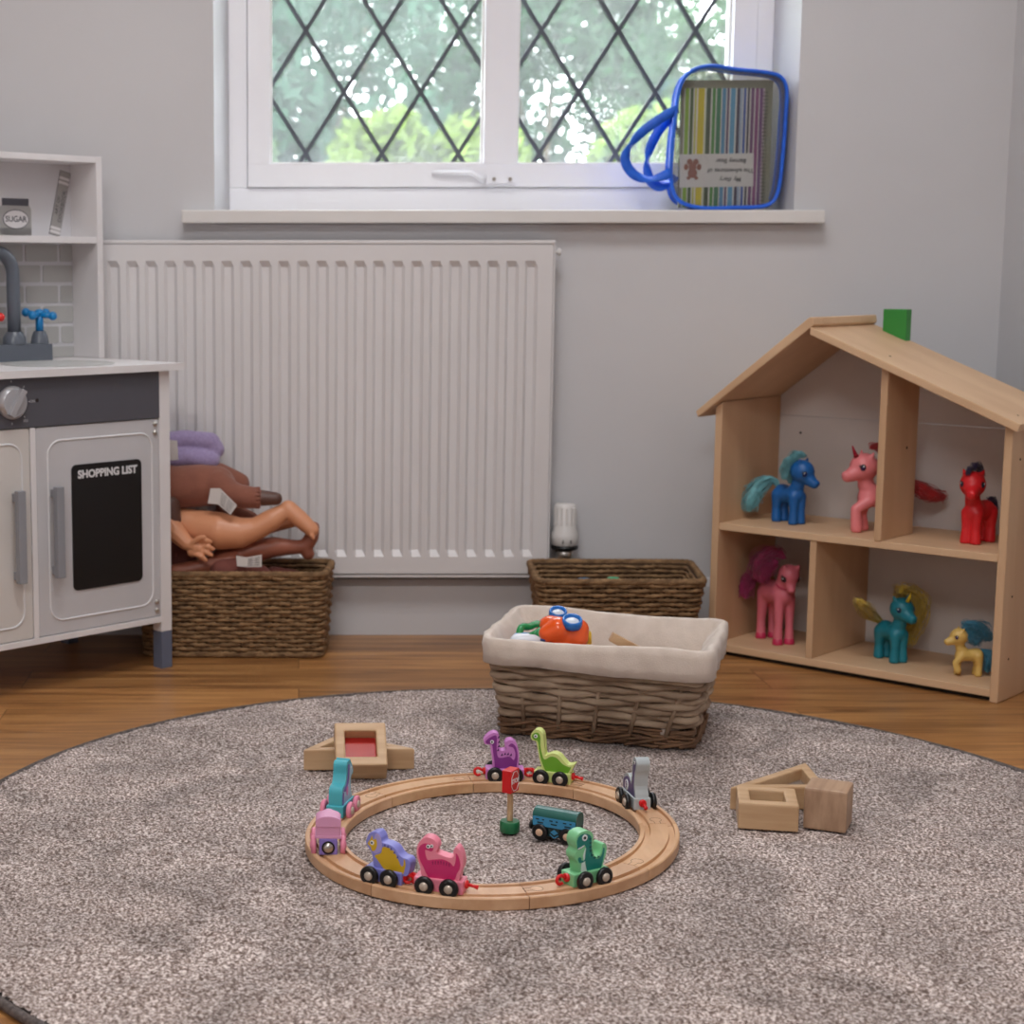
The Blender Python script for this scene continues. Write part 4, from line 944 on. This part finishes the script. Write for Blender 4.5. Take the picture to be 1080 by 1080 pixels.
# left group
P = [(.0055-.072,1.988-2.01),(.140-.072,1.994-2.01),(.052-.072,2.062-2.01)]
block('triangle_block', 'triangular pale wooden frame block lying under the red window block', (.072,2.01,RZ), 0, P, tri_in(P, .011), .0265, m_maple, m_clr)
t = block('square_block', 'square wooden frame block with a red pane leaning on the triangle block', (0,0,0), 0, sq(.0305,.0305), sq(.0185,.0185), .03, m_maple, m_redac)
al = radians(39); M_ = Matrix.Rotation(al, 4, 'X')      # leans back against the triangle
t.matrix_world = T(.0735, 1.9535, RZ) @ Matrix.Rotation(radians(1), 4, 'Z') @ M_ @ T(0, .0305, 0)
# right group
P = [(.477-.54,1.862-1.87),(.597-.54,1.840-1.87),(.598-.54,1.928-1.87)]
P = [(.480-.54,1.838-1.87),(.588-.54,1.838-1.87),(.593-.54,1.935-1.87)]
block('triangle_block', 'triangular pale wooden frame block lying behind the solid cube block', (.54,1.87,RZ), 0, P, tri_in(P, .011), .0265, m_maple, m_clr)
t = block('square_block', 'small square wooden frame block lying in front of the triangle, beside the cube', (.5105,1.7985,RZ), radians(-12), sq(.0315,.0325), sq(.0185,.019), .0295, m_maple, m_clr)
t = thing('cube_block', 'solid wooden cube block at the right of the block group', 'wooden block', (.5735,1.7855,RZ), radians(-26))
b = MB(); b.box(-.0225,.0225,-.0225,.0225,0,.0455); b.build('cube', m_maple2, t, bevel=.0028)

# ------------------------------------------------------------------ toy ponies
def hair(parent, name, mt, paths, n, spread, sr=.0006, core=.55, fuzz=.35, seed=1):
    rr_ = random.Random(seed); b = MB(); cmb = MB()
    for path, rads in paths:
        P = crom(path, 4, False); m = len(P); rs = [rads[0]+(rads[-1]-rads[0])*i/(m-1) if len(rads) == 2 else None for i in range(m)]
        if rs[0] is None:
            q = crom([(r,) for r in rads], 4, False); rs = [q[min(int(i*len(q)/m), len(q)-1)][0] for i in range(m)]
        for i in range(0, m-1): cmb.cap(P[i], P[i+1], rs[i]*core, rs[i+1]*core, 8)
        for k in range(n):
            a = rr_.random()*2*pi; d = sqrt(rr_.random())*spread; f1 = rr_.uniform(.6, 1.6); ph = rr_.random()*6; el = rr_.uniform(-.35, .12); pts = []
            off = Vector((cos(a), sin(a)*.8, rr_.uniform(-.6, .6)))
            i0 = int(rr_.random()*.3*m); i1 = m if rr_.random() < .5 else int(m*rr_.uniform(.6, 1))
            for i in range(i0, max(i1, i0+3)):
                j = min(i, m-1); t = i/m; w = rs[j]*d
                pts.append(Vector(P[j])+off*w+Vector((sin(t*9*f1+ph), cos(t*8*f1+ph), sin(t*7+ph*2)))*rs[j]*fuzz*t)
            b.tube(pts, sr, 3, caps=False)
    h = organic(cmb, name, mt, max(.0012, sr*2), 3, parent)
    b.build('hair_strands', mt, h)
    return h
def pony(label, loc, heading, H, c, maneC, mane, tail, yaw=0, pitch=0, kind='pony', body=None, hoof=None, hornC=None, legs=None, eyeC=(40,40,80), bz=.43, leg_r=1, head_r=1.28, seed=1, nh=90, hairr=1):
    t = thing('toy_pony', label, 'toy pony', loc, heading, 'toy ponies on the shelves of the toy house')
    mt = mat('vinyl_%d_%d_%d' % c, c, .42, tuple(max(0, int(x*.96)) for x in c), 6)
    S = H; V = lambda x, y, z: Vector((x, y, z))*S
    b = MB()
    b.chain([V(-.17,0,bz-.01), V(-.03,0,bz-.02), V(.11,0,bz-.005)], [.135*S, .122*S, .13*S], 16)
    b.chain([V(.10,0,bz+.05), V(.15,0,bz+.13), V(.17,0,.68+bz-.43)], [.115*S, .098*S, .088*S], 14)
    for i, (x, y) in enumerate(((.145,.062),(.145,-.062),(-.19,.066),(-.19,-.066))):
        L_ = (legs or {}).get(i)
        if L_: pts = [V(*p) for p in L_]
        else: pts = [V(x, y, bz-.03), V(x+(.01 if i < 2 else -.025), y*1.05, .2), V(x+(.01 if i < 2 else -.012), y*1.12, .03)]
        r = [.085, .060, .072] if i < 2 else [.10, .064, .074]
        b.chain(pts, [q*S*leg_r for q in r], 12)
    hc = V(.17,0,.655+(bz-.43)*.6); MH = Matrix.Translation(hc) @ Matrix.Rotation(yaw, 4, 'Z') @ Matrix.Rotation(pitch, 4, 'Y')
    hv = lambda x, y, z: MH @ (V(x, y, z)*head_r)
    b.ell(hv(.01,0,.10), (.138*S*head_r, .128*S*head_r, .132*S*head_r), MH.to_3x3().to_4x4(), 18, 12)
    b.cap(hv(.08,0,.055), hv(.185,0,.015), .088*S*head_r, .056*S*head_r, 14)
    b.ell(hv(.205,0,.028), (.04*S*head_r, .05*S*head_r, .04*S*head_r))
    for sg in (-1, 1): b.chain([hv(-.01, sg*.075, .19), hv(-.02, sg*.098, .245)], [.040*S, .014*S], 8)
    bd = organic(b, 'body', mt, .0019*max(S/.12, .8), 3, t, floor=0.0004)
    for v in bd.data.vertices: pass
    # eyes: dark oval with lashes and a highlight
    for sg in (-1, 1):
        M = MH @ T(*(Vector((.088, sg*.098, .105))*S*head_r)) @ Matrix.Rotation(sg*radians(58), 4, 'Z')
        b = MB(); b.ell(M @ Vector((0,0,0)), (.012*S, .034*S, .042*S), M.to_3x3().to_4x4()); e = b.build('eye', m_pupil, t)
        b = MB(); b.ell(M @ (Vector((.007, 0, -.004))*S), (.0085*S, .021*S, .028*S), M.to_3x3().to_4x4()); b.build('iris', mat('iris_%d_%d_%d' % eyeC, eyeC, .2), e)
        b = MB(); b.ell(M @ (Vector((.013, .008*sg, .014))*S), (.005*S, .009*S, .010*S), M.to_3x3().to_4x4()); b.build('highlight', m_eye, e)
        b = MB()
        for k in range(3): b.tube([M @ (Vector((.004, -.02-.006*k, .028-.012*k))*S), M @ (Vector((.002, -.045-.003*k, .044-.014*k))*S)], [.004*S, .0015*S], 5)
        for q in b.v[:0]: pass
        b.build('eyelash', m_pupil, e)
    for sg in (-1, 1): pass
    b = MB()
    for sg in (-1, 1): b.ell(hv(.237, sg*.022, .04), (.004*S,)*3, None, 8, 6)
    b.build('nostril', mat('nostril_%d' % c[0], tuple(int(x*.6) for x in c), .5), bd)
    if hornC:
        b = MB(); b.tube([hv(.10,0,.20), hv(.125,0,.25), hv(.15,0,.305)], [.03*S, .02*S, .006*S], 10)
        for k in range(3): b.tube([hv(.108+.014*k+0*.0, .0, .215+.03*k)+Vector((cos(a)*.026, sin(a)*.026, 0))*S*(1-k*.25) for a in [2*pi*q/10 for q in range(10)]], .003*S, 4, closed=True)
        b.build('horn', mat('horn_%d' % hornC[0], hornC, .35), t)['label'] = 'horn on the forehead'
    if hoof:
        for i, (x, y) in enumerate(((.155,.069),(.155,-.069),(-.202,.074),(-.202,-.074))):
            b = MB(); b.lathe([(.078*S*leg_r,.0003),(.080*S*leg_r,.02*S),(.07*S*leg_r,.062*S),(.06*S*leg_r,.068*S)], (x*S, y*S, 0), n=20); b.build('hoof', mat('hoof_rose', hoof, .4), t)
    mm = mat('hair_%d_%d_%d' % maneC, maneC, .55, tuple(int(x*.82) for x in maneC), 80, sheen=.3)
    sc = lambda paths: [([tuple(q*S for q in p) for p in path], [r*S for r in rads]) for path, rads in paths]
    if mane: hair(t, 'mane', mm, sc(mane), nh, 1.15, .0005*hairr, .62, .35, seed)
    if tail: hair(t, 'tail', mm, sc(tail), nh, 1.1, .0005*hairr, .72, .45, seed+5)
    return t
def hl(u, w, z): return HX+Vector((cos(HA), sin(HA), 0))*u+Vector((-sin(HA), cos(HA), 0))*w+Vector((0, 0, z))
ZS, ZB = .2123, .0188
# 1 blue pony, top left
pony('blue toy pony with pale aqua mane and tail on the left of the middle shelf', hl(-.360,.078,ZS), radians(-66), .108, (20,96,168), (110,180,190),
     [([(.0,-.02,.60),(.0,-.03,.78),(.04,-.02,.93),(.13,.0,1.02),(.22,.03,1.0)], [.045,.075,.08,.065,.04]), ([(.06,-.12,.95),(.02,-.15,.80),(.03,-.15,.66)], [.055,.06,.03])],
     [([(-.26,0,.50),(-.36,-.06,.60),(-.46,-.16,.52),(-.52,-.26,.32),(-.54,-.30,.16)], [.03,.07,.12,.13,.08])], yaw=radians(24), pitch=radians(16), seed=3, nh=150, eyeC=(30,50,110))
# 2 pink unicorn
pony('pink toy unicorn with a raised front leg and red mane beside the upper divider', hl(-.222,.090,ZS), radians(182), .126, (236,134,138), (182,28,34),
     [([(.10,0,1.02),(.0,0,1.03),(-.09,-.0,.94),(-.09,0,.76),(-.05,0,.58)], [.05,.085,.085,.07,.05])],
     [([(-.24,0,.50),(-.36,.02,.56),(-.50,.04,.52),(-.64,.05,.44),(-.76,.05,.42)], [.05,.10,.13,.12,.08])], yaw=radians(14), hornC=(160,24,50),
     legs={0: [(.12,.06,.38),(.29,.075,.28),(.27,.08,.045)], 1: [(.14,-.062,.4),(.16,-.065,.2),(.14,-.07,.04)]}, seed=5, eyeC=(60,40,90))
# 3 red pony
pony('red toy pony with a navy mane standing on the right of the middle shelf', hl(-.066,.086,ZS), radians(-140), .112, (222,36,44), (40,28,72),
     [([(.20,0,.97),(.15,0,1.03),(.06,0,1.01),(-.02,0,.92),(-.02,0,.74)], [.035,.05,.06,.06,.035]), ([(.20,0,1.0),(.29,0,.985),(.325,0,.92)], [.03,.034,.024])],
     [([(-.24,0,.52),(-.34,0,.54),(-.39,0,.38),(-.37,0,.14)], [.04,.06,.06,.04])], yaw=radians(26), seed=7, eyeC=(20,60,90), nh=50)
# 4 tall pink horse
pony('tall pink toy horse with magenta mane and dark pink hooves in the lower left room', hl(-.376,.080,ZB), radians(-76), .145, (226,118,134), (176,38,104),
     [([(.12,-.02,.96),(.02,-.06,1.0),(-.08,-.10,.96),(-.14,-.16,.86),(-.14,-.19,.72)], [.04,.09,.11,.11,.07]), ([(.0,-.06,.88),(-.04,-.14,.80),(-.06,-.16,.68)], [.08,.09,.06])],
     [([(-.24,-.04,.62),(-.28,-.14,.70),(-.30,-.22,.60),(-.28,-.24,.48)], [.04,.07,.08,.06])], yaw=radians(-6), pitch=radians(42), bz=.55, leg_r=.74, head_r=.86, hoof=(200,50,90), seed=9, nh=160, eyeC=(60,30,60))
# 5 teal unicorn
pony('teal toy unicorn with a yellow horn and frizzy yellow hair in the lower right room', hl(-.183,.080,ZB), radians(-74), .106, (22,124,142), (226,194,66),
     [([(.10,.02,1.0),(.0,.12,1.02),(-.08,.28,.92),(-.08,.38,.74),(-.06,.30,.46),(-.02,.22,.24)], [.04,.13,.20,.22,.17,.10])],
     [([(-.26,0,.50),(-.26,-.14,.58),(-.18,-.32,.70),(-.08,-.48,.82),(-.04,-.58,.90)], [.035,.08,.10,.085,.04])], yaw=radians(2), hornC=(228,196,40), seed=11, nh=210, eyeC=(20,50,90))
# 6 small yellow pony
pony('small yellow toy pony with a fluffy blue mane at the end of the bottom shelf', hl(-.060,.062,ZB), radians(178), .074, (222,186,104), (56,138,170),
     [([(.10,0,1.0),(-.0,0,1.02),(-.14,.0,.98),(-.28,0,.86),(-.40,0,.72)], [.05,.14,.18,.15,.06]), ([(-.02,0,.90),(-.10,0,.78),(-.14,0,.64)], [.11,.14,.08])],
     [([(-.27,0,.50),(-.38,0,.46),(-.43,0,.28),(-.40,0,.10)], [.05,.09,.10,.06])], yaw=radians(6), legs={0: [(.13,.06,.40),(.25,.07,.27),(.20,.075,.12)]}, seed=13, nh=180, hairr=.8, eyeC=(70,40,110))
nk = bpy.data.objects['toy_pony.003']; q_ = .145   # the tall horse wears a thin necklace
b = MB(); b.tube([Vector((.155+.10*cos(a), .10*sin(a), .655-.035*cos(a)))*q_ for a in [2*pi*k/28 for k in range(28)]], .0011, 6, closed=True); b.build('necklace', mat('hoof_rose', (200,50,90)), nk)

# ------------------------------------------------------------------ dolls heaped in the left basket
def A(px, py, Y=2.70): return at(px, py, Y)
PM = 2.74/FPX      # metres per picture pixel near the basket
def org_thing(name, label, cat, chains, mt, part='body', voxel=.0024, it=4, group=None, Y0=None):
    b = MB()
    pts = [p for ch in chains for p, r in ch]
    c = sum((Vector(p) for p in pts), Vector())/len(pts); lo = min(p.z-r for ch in chains for p, r in ch)
    t = thing(name, label, cat, (c.x, c.y, lo), 0, group); o = Vector(t.location)
    for ch in chains: b.chain([Vector(p)-o for p, r in ch], [r for p, r in ch], 28)
    bd = organic(b, part, mt, voxel, it+4, t)
    return t, bd, o
def care_label(t, o, pts, lines=5):
    b = MB(); m = len(pts)
    P = [[Vector(p)-o for p in row] for row in pts]; vs = [q for row in P for q in row]
    b.add(vs, [(2*i, 2*i+1, 2*i+3, 2*i+2) for i in range(m-1)]); q = b.build('care_label', mat('label_cloth', (214,208,204), .7), t)
    so = q.modifiers.new('s', 'SOLIDIFY'); so.thickness = .0006
    b = MB(); a0, a1, b0, b1 = P[-2][0], P[-2][1], P[-1][0], P[-1][1]
    for k in range(lines):
        s_ = (k+1)/(lines+1); l0 = a0.lerp(a1, s_); l1 = b0.lerp(b1, s_); f = Vector((0, -.0008, 0))
        for e0, e1 in ((.12, .45), (.52, .88)): b.tube([l0.lerp(l1, e0)+f, l0.lerp(l1, e1)+f], .0004, 4)
    b.build('small_print', m_dgrey, q)
# purple plush
t, bd, o = org_thing('plush_toy', 'lilac towelling plush toy on top of the heap of dolls', 'soft toy',
    [[(A(165,470,2.735),.020),(A(195,463,2.735),.0150),(A(222,466,2.735),.0155),(A(228,474,2.735),.014)], [(A(168,486,2.725),.021),(A(196,482,2.725),.0155),(A(222,485,2.725),.0155)], [(A(165,470,2.735),.02),(A(168,488,2.73),.02)]],
    mat('lilac_towelling', (164,148,186), .95, (148,132,172), 200, bump=.5, bscale=700, sheen=.4), 'body', .0022, 2)
care_label(t, o, [[A(178,464,2.69), A(178,486,2.69)], [A(187,465,2.688), A(188,485,2.688)]], 0)
# brown cloth doll
m_bc = mat('brown_cloth', (142,88,70), .9, (130,78,62), 40, bump=.4, bscale=500, sheen=.2)
t, bd, o = org_thing('cloth_doll', 'soft brown cloth-bodied doll lying face down on the heap', 'doll',
    [[(A(150,512,2.70),.040),(A(185,514,2.70),.0345),(A(212,512,2.70),.034),(A(228,512,2.70),.032)], [(A(228,512,2.69),.027),(A(245,522,2.675),.021),(A(258,524,2.67),.0185),(A(268,525,2.668),.0175)], [(A(230,502,2.73),.022),(A(252,510,2.735),.018)],
     [(A(238,540,2.71),.018),(A(262,550,2.715),.018)]], m_bc, 'cloth_body', .0024, 3)
m_br = mat('dark_brown_vinyl', (92,62,52), .45)
b = MB(); b.cap(A(272,525,2.668)-o, A(291,526,2.665)-o, .0135, .0105, 14); organic(b, 'arm_stump', m_br, .0018, 3, t)['label'] = 'dark brown vinyl lower leg'
b = MB(); b.chain([A(180,532,2.672)-o, A(183,548,2.670)-o, A(181,560,2.668)-o], [.015,.013,.011], 12); organic(b, 'lower_arm', m_br, .0018, 3, t)
b = MB()
for k in range(16):
    a = 2*pi*k/16; c = A(272,525,2.668)-o; b.cap(c+Vector((-.003, .0155*cos(a), .0155*sin(a))), c+Vector((.002, .0155*cos(a), .0155*sin(a))), .002, .0022, 6)
b.build('gathered_cuff', m_bc, t)
Yc = 2.640
care_label(t, o, [[A(222,515,2.655), A(219,531,2.655)], [A(232,515,2.650), A(230,532,2.650)], [A(250,533,2.642), A(243,543,2.642)]], 5)
# light vinyl doll: hips, thigh, bent leg, feet, arm and hand
m_sk = mat('peach_vinyl', (214,150,112), .38, (206,140,102), 5)
def foot_chain(a, b_, c_, r=1): return [(a, .0125*r), (b_, .0120*r), (c_, .0100*r)]
def toes(n, tip, d, side, r):
    out = []
    for k in range(n):
        q = tip+side*(k-(n-1)/2)*r*1.75; L_ = (1.9 if k == 0 else 1.45-.12*k)*r; out.append([(q, r*(1.25 if k == 0 else .95)), (q+d*L_, r*(1.05 if k == 0 else .8))])
    return out
th = [[(A(190,551,2.695),.024),(A(208,556,2.69),.028),(A(232,560,2.675),.0305),(A(252,562,2.67),.025),(A(270,558,2.665),.0185),(A(287,548,2.665),.0175),(A(301,539,2.668),.0135),(A(306,537,2.668),.0125)],
      foot_chain(A(304,537,2.668), A(317,548,2.662), A(329,559,2.655), 1.15),
      [(A(210,556,2.72),.026),(A(245,560,2.725),.022),(A(285,552,2.72),.016),(A(310,548,2.71),.012)], foot_chain(A(310,546,2.71), A(322,552,2.70), A(331,562,2.695), .95)]
th += toes(5, A(331,562.5,2.653), Vector((.55,0,-.8)), Vector((.35,.8,.25)).normalized(), .0028)
th += toes(5, A(333,563,2.695), Vector((.5,0,-.85)), Vector((.35,.8,.2)).normalized(), .0026)
t, bd, o = org_thing('baby_doll', 'bare peach vinyl doll with bent legs lying across the basket', 'doll', th, m_sk, 'body', .0017, 4)
sh, wr, pa = A(178,550,2.672), A(196,572,2.655), A(207,577,2.650)
hch = [[(sh,.0160),(A(186,562,2.662),.0160),(wr,.0125)], [(wr,.0115),(pa,.0095)], [(A(210,578,2.648),.009),(A(203,582,2.652),.009)]]
dirs = [(222,571.5,1.0),(224.5,579,1.0),(223,585.5,1.0),(217,590.5,.9)]; roots = [(212,570),(213,576),(211,581),(206,584)]
for (tx, ty, k), (rx, ry) in zip(dirs, roots):
    m = A((rx*.45+tx*.55), (ry*.45+ty*.55)-1, 2.640); hch.append([(A(rx,ry,2.646),.0050),(m,.0044),(A(tx,ty,2.642),.0036)])
hch.append([(A(203,573,2.646),.005),(A(210,567.5,2.640),.0042),(A(215,566.5,2.638),.0036)])
b = MB()
for ch in hch: b.chain([Vector(p)-o for p, r in ch], [r for p, r in ch], 10)
organic(b, 'arm_with_hand', m_sk, .0013, 3, t)
# third doll: darker vinyl leg and arm low in the basket
m_tn = mat('tan_vinyl', (160,96,74), .42, (150,88,68), 5)
ch3 = [[(A(238,592,2.70),.024),(A(262,582,2.69),.0190),(A(288,577,2.685),.0165),(A(312,577,2.685),.0115),(A(322,576,2.685),.0110)], foot_chain(A(322,577,2.685), A(329,566,2.685), A(331,556,2.685), .95), [(A(322,578,2.685),.011),(A(325,584,2.685),.0105)],
       [(A(185,604,2.675),.014),(A(212,598,2.675),.013),(A(245,590,2.68),.015)]]
t, bd, o = org_thing('baby_doll', 'darker tan vinyl doll with one foot up at the basket rim', 'doll', ch3, m_tn, 'body', .0019, 4)
t, bd, o = org_thing('cloth_doll', 'reddish brown cloth doll deep in the seagrass basket below the others', 'doll',
    [[(A(235,604,2.672),.024),(A(258,602,2.672),.0225),(A(275,607,2.672),.017)], [(A(288,606,2.70),.014),(A(312,609,2.70),.012)], [(A(190,575,2.72),.030),(A(185,600,2.715),.030)]], mat('red_brown_cloth', (124,72,62), .9, (112,62,54), 40, bump=.4, bscale=500), 'cloth_body', .0024, 3)
care_label(t, o, [[A(249,586,2.643), A(250,597,2.643)], [A(260,588,2.641), A(259,598,2.641)], [A(276,585,2.640), A(276,598,2.640)]], 4)

# ------------------------------------------------------------------ toys in the willow basket
m_or = mat('orange_plastic', (240,92,30), .2, coat=.3); m_bp = mat('blue_plastic', (30,112,198), .22); m_yl = mat('yellow_plastic', (236,190,40), .3); m_lens = mat('lens_plastic', (206,212,220), .12)
def tn(px, py, Y): return at(px, py, Y)
o = at(597, 665, 2.13); t = thing('binocular_toy', 'orange toy binoculars with blue eyepiece rings in the willow basket', 'toy binoculars', (o.x, o.y, .09)); o = Vector(t.location)
b = MB()
for (px, py, Y, r) in ((597,660,2.125,.0215), (580,650,2.185,.020)):
    c = at(px, py, Y)-o; b.chain([c+Vector((0,.008,-.038)), c+Vector((0,.002,-.017))], [r*1.08, r*.86], 18)
b.chain([at(578,668,2.12)-o, at(588,664,2.12)-o], [.012,.017], 14); b.chain([at(580,660,2.16)-o, at(592,664,2.15)-o], [.014,.017], 14); b.cap(at(608,672,2.12)-o, at(610,664,2.12)-o, .016, .014)
organic(b, 'shell', m_or, .002, 5, t)
for (px, py, Y, r) in ((603.5,656,2.112,.0128), (588.5,647,2.178,.0118)):
    c = at(px, py, Y)-o; M = Matrix.Rotation(radians(22), 4, 'X')
    b = MB(); b.lathe([(r*.72,-.004),(r*.95,-.006),(r,-.002),(r,.003),(r*.93,.0052),(r*.78,.0045),(r*.70,.0005)], c, M, 32); q = b.build('eyepiece_ring', m_bp, t)
    b = MB(); b.ell(c+Vector((0,0,.0005)), (r*.72, r*.72, .003), M); b.build('lens', m_lens, q)
b = MB(); pz = [at(617,664,2.125)-o, at(620.5,668,2.125)-o, at(621,679,2.125)-o]; b.tube(pz, [.0035,.004,.004], 8); b.build('trim_band', m_yl, t)
b = MB(); b.ell(at(573.5,675,2.115)-o, (.005,.003,.002)); b.build('button', mat('navy_plastic', (26,54,128), .3), t)
o = at(563, 670, 2.16); t = thing('ring_toy', 'green plastic toy gear lying beside the orange binoculars', 'toy', (o.x, o.y, .08)); o = Vector(t.location); b = MB()
c = at(564, 669, 2.165)-o; b.tube([c+Vector((.020*cos(a), .012*sin(a), .010*sin(a)+.002*cos(5*a))) for a in [2*pi*k/32 for k in range(32)]], .0048, 10, closed=True); b.build('gear_ring', m_or and mat('green_plastic', (22,140,72), .22, coat=.3), t)
b = MB(); b.ell(at(569,669,2.15)-o, (.0075,.006,.0085)); b.tube([at(557,672,2.15)-o, at(571,664,2.15)-o], .004, 8); b.build('hub', mat('green_plastic', (22,140,72), .22), t)
o = at(553, 674, 2.15); t = thing('toy_phone', 'pale blue and white plastic toy at the left rim of the willow basket', 'toy', (o.x, o.y, .075)); o = Vector(t.location); b = MB()
b.chain([at(547,678,2.15)-o, at(563,678,2.15)-o], [.0125,.0125], 16); organic(b, 'shell', mat('white_plastic', (222,226,234), .25), .0018, 3, t)
b = MB(); b.chain([at(547,674,2.165)-o, at(559,674,2.165)-o], [.009,.0085], 14); organic(b, 'top_cover', mat('sky_plastic', (92,164,222), .25), .0018, 3, t)
o = at(660, 682, 2.14); t = thing('wooden_stick', 'pale wooden building stick leaning inside the willow basket', 'wooden block', (o.x, o.y, o.z+.003)); b = MB()
b.box(-.022,.085,-.005,.005,-.006,.006, Matrix.Rotation(radians(28), 4, 'Y')); b.build('stick', m_maple, t, bevel=.0012)
# toys in the rear basket
for px, py, cc, nm, lb_ in ((616, 609.5, (26,110,160), 'toy_ball', 'small blue toy piece just showing in the rear seagrass basket'), (647, 608.5, (70,176,130), 'toy_ball', 'small mint green toy piece just showing in the rear seagrass basket')):
    p = at(px, py, 2.64); t = thing(nm, lb_, 'toy', (p.x, p.y, p.z-.022)); b = MB()
    b.lathe([(.010,0),(.0125,.004),(.0125,.014),(.009,.021),(.0001,.0225)], n=24); b.build('shell', mat('toy_%d' % cc[0], cc, .3), t)

# ------------------------------------------------------------------ garden outside the window
b = MB(); b.box(-14, 18, 3.2, 30, -.5, -.45); tag(b.build('bounce_ground', mat('bounce_green', (90,120,60), .95, (70,100,45), 3)), None, kind='structure')  # unseen ground, added to bounce daylight
def leafmat(n, c):
    m = bpy.data.materials.new(n); m.use_nodes = True; nt = m.node_tree; N = nt.nodes; L = nt.links; p = N['Principled BSDF']; o = N['Material Output']
    p.inputs['Base Color'].default_value = srgb(c)+(1,); p.inputs['Roughness'].default_value = .65; p.inputs['Specular IOR Level'].default_value = .2
    tr = N.new('ShaderNodeBsdfTranslucent'); tr.inputs[0].default_value = srgb(tuple(min(255, int(x*1.15)) for x in c))+(1,); mx = N.new('ShaderNodeMixShader'); mx.inputs[0].default_value = .4
    L.new(p.outputs[0], mx.inputs[1]); L.new(tr.outputs[0], mx.inputs[2]); L.new(mx.outputs[0], o.inputs[0]); return m
m_trunk = mat('bark', (96,80,64), .9)
trees = [(-.15, 7.2, 1.4, .8, (50,78,64), 'blue green leafy shrub outside the left pane'), (1.1, 8.0, 1.5, .62, (52,80,58), 'mid green leafy shrub behind the middle of the window'),
         (.42, 5.9, .80, .36, (92,112,46), 'low yellow green shrub outside the left pane near the mullion'), (2.3, 6.9, 1.4, .66, (62,88,50), 'tall light green shrub outside the right pane'),
         (1.25, 5.9, .80, .40, (98,120,52), 'low yellow green shrub outside the right pane'), (-.3, 5.9, .78, .30, (70,94,62), 'low green shrub at the lower left of the window'),
         (.55, 9.6, 1.7, 1.15, (54,84,66), 'broad dark green tree at the back left of the garden'), (2.9, 9.8, 1.7, 1.25, (60,90,58), 'broad green tree at the back right of the garden')]
for k_, (x, y, z, r, c, lb_) in enumerate(trees):
    t = thing('garden_shrub', lb_, 'shrub', (x, y, -.45), 0, None); rn = random.Random(50+k_); b = MB()
    blobs = [(rn.uniform(-.75,.75)*r, rn.uniform(-.4,.4)*r, z+.45+rn.uniform(-.8,.8)*r, rn.uniform(.2,.36)*r) for _ in range(30)]
    for i in range(6500):
        bx_, by_, bz2, br_ = rn.choice(blobs); v = Vector((rn.gauss(0,1), rn.gauss(0,1), rn.gauss(0,1))).normalized()*br_*rn.uniform(.6,1.1); c0 = Vector((bx_, by_, bz2))+v
        a = Vector((rn.gauss(0,1), rn.gauss(0,1), rn.gauss(0,1))).normalized(); d = a.orthogonal().normalized(); s_ = rn.uniform(.026,.05)*(.7+.5*r)
        b.m = 0 if rn.random() < .75 else 1
        b.add([c0-a*s_, c0+d*s_*.5, c0+a*s_, c0-d*s_*.5], [(0,1,2,3)])
    b.build('foliage', [leafmat('leaf_%d' % k_, c), leafmat('leaf_b_%d' % k_, tuple(min(255, int(q*1.2)) for q in c))], t)
    b = MB()
    b.tube([(0,0,0),(.03,0,.5),(0,0,z)], [.05,.04,.02], 8)
    for q in blobs[:8]: b.tube([(0,0,z*.6), (q[0]*.5,q[1]*.5,(q[2]+z*.6)/2), (q[0],q[1],q[2])], [.02,.014,.006], 6)
    b.build('stem', m_trunk, t)
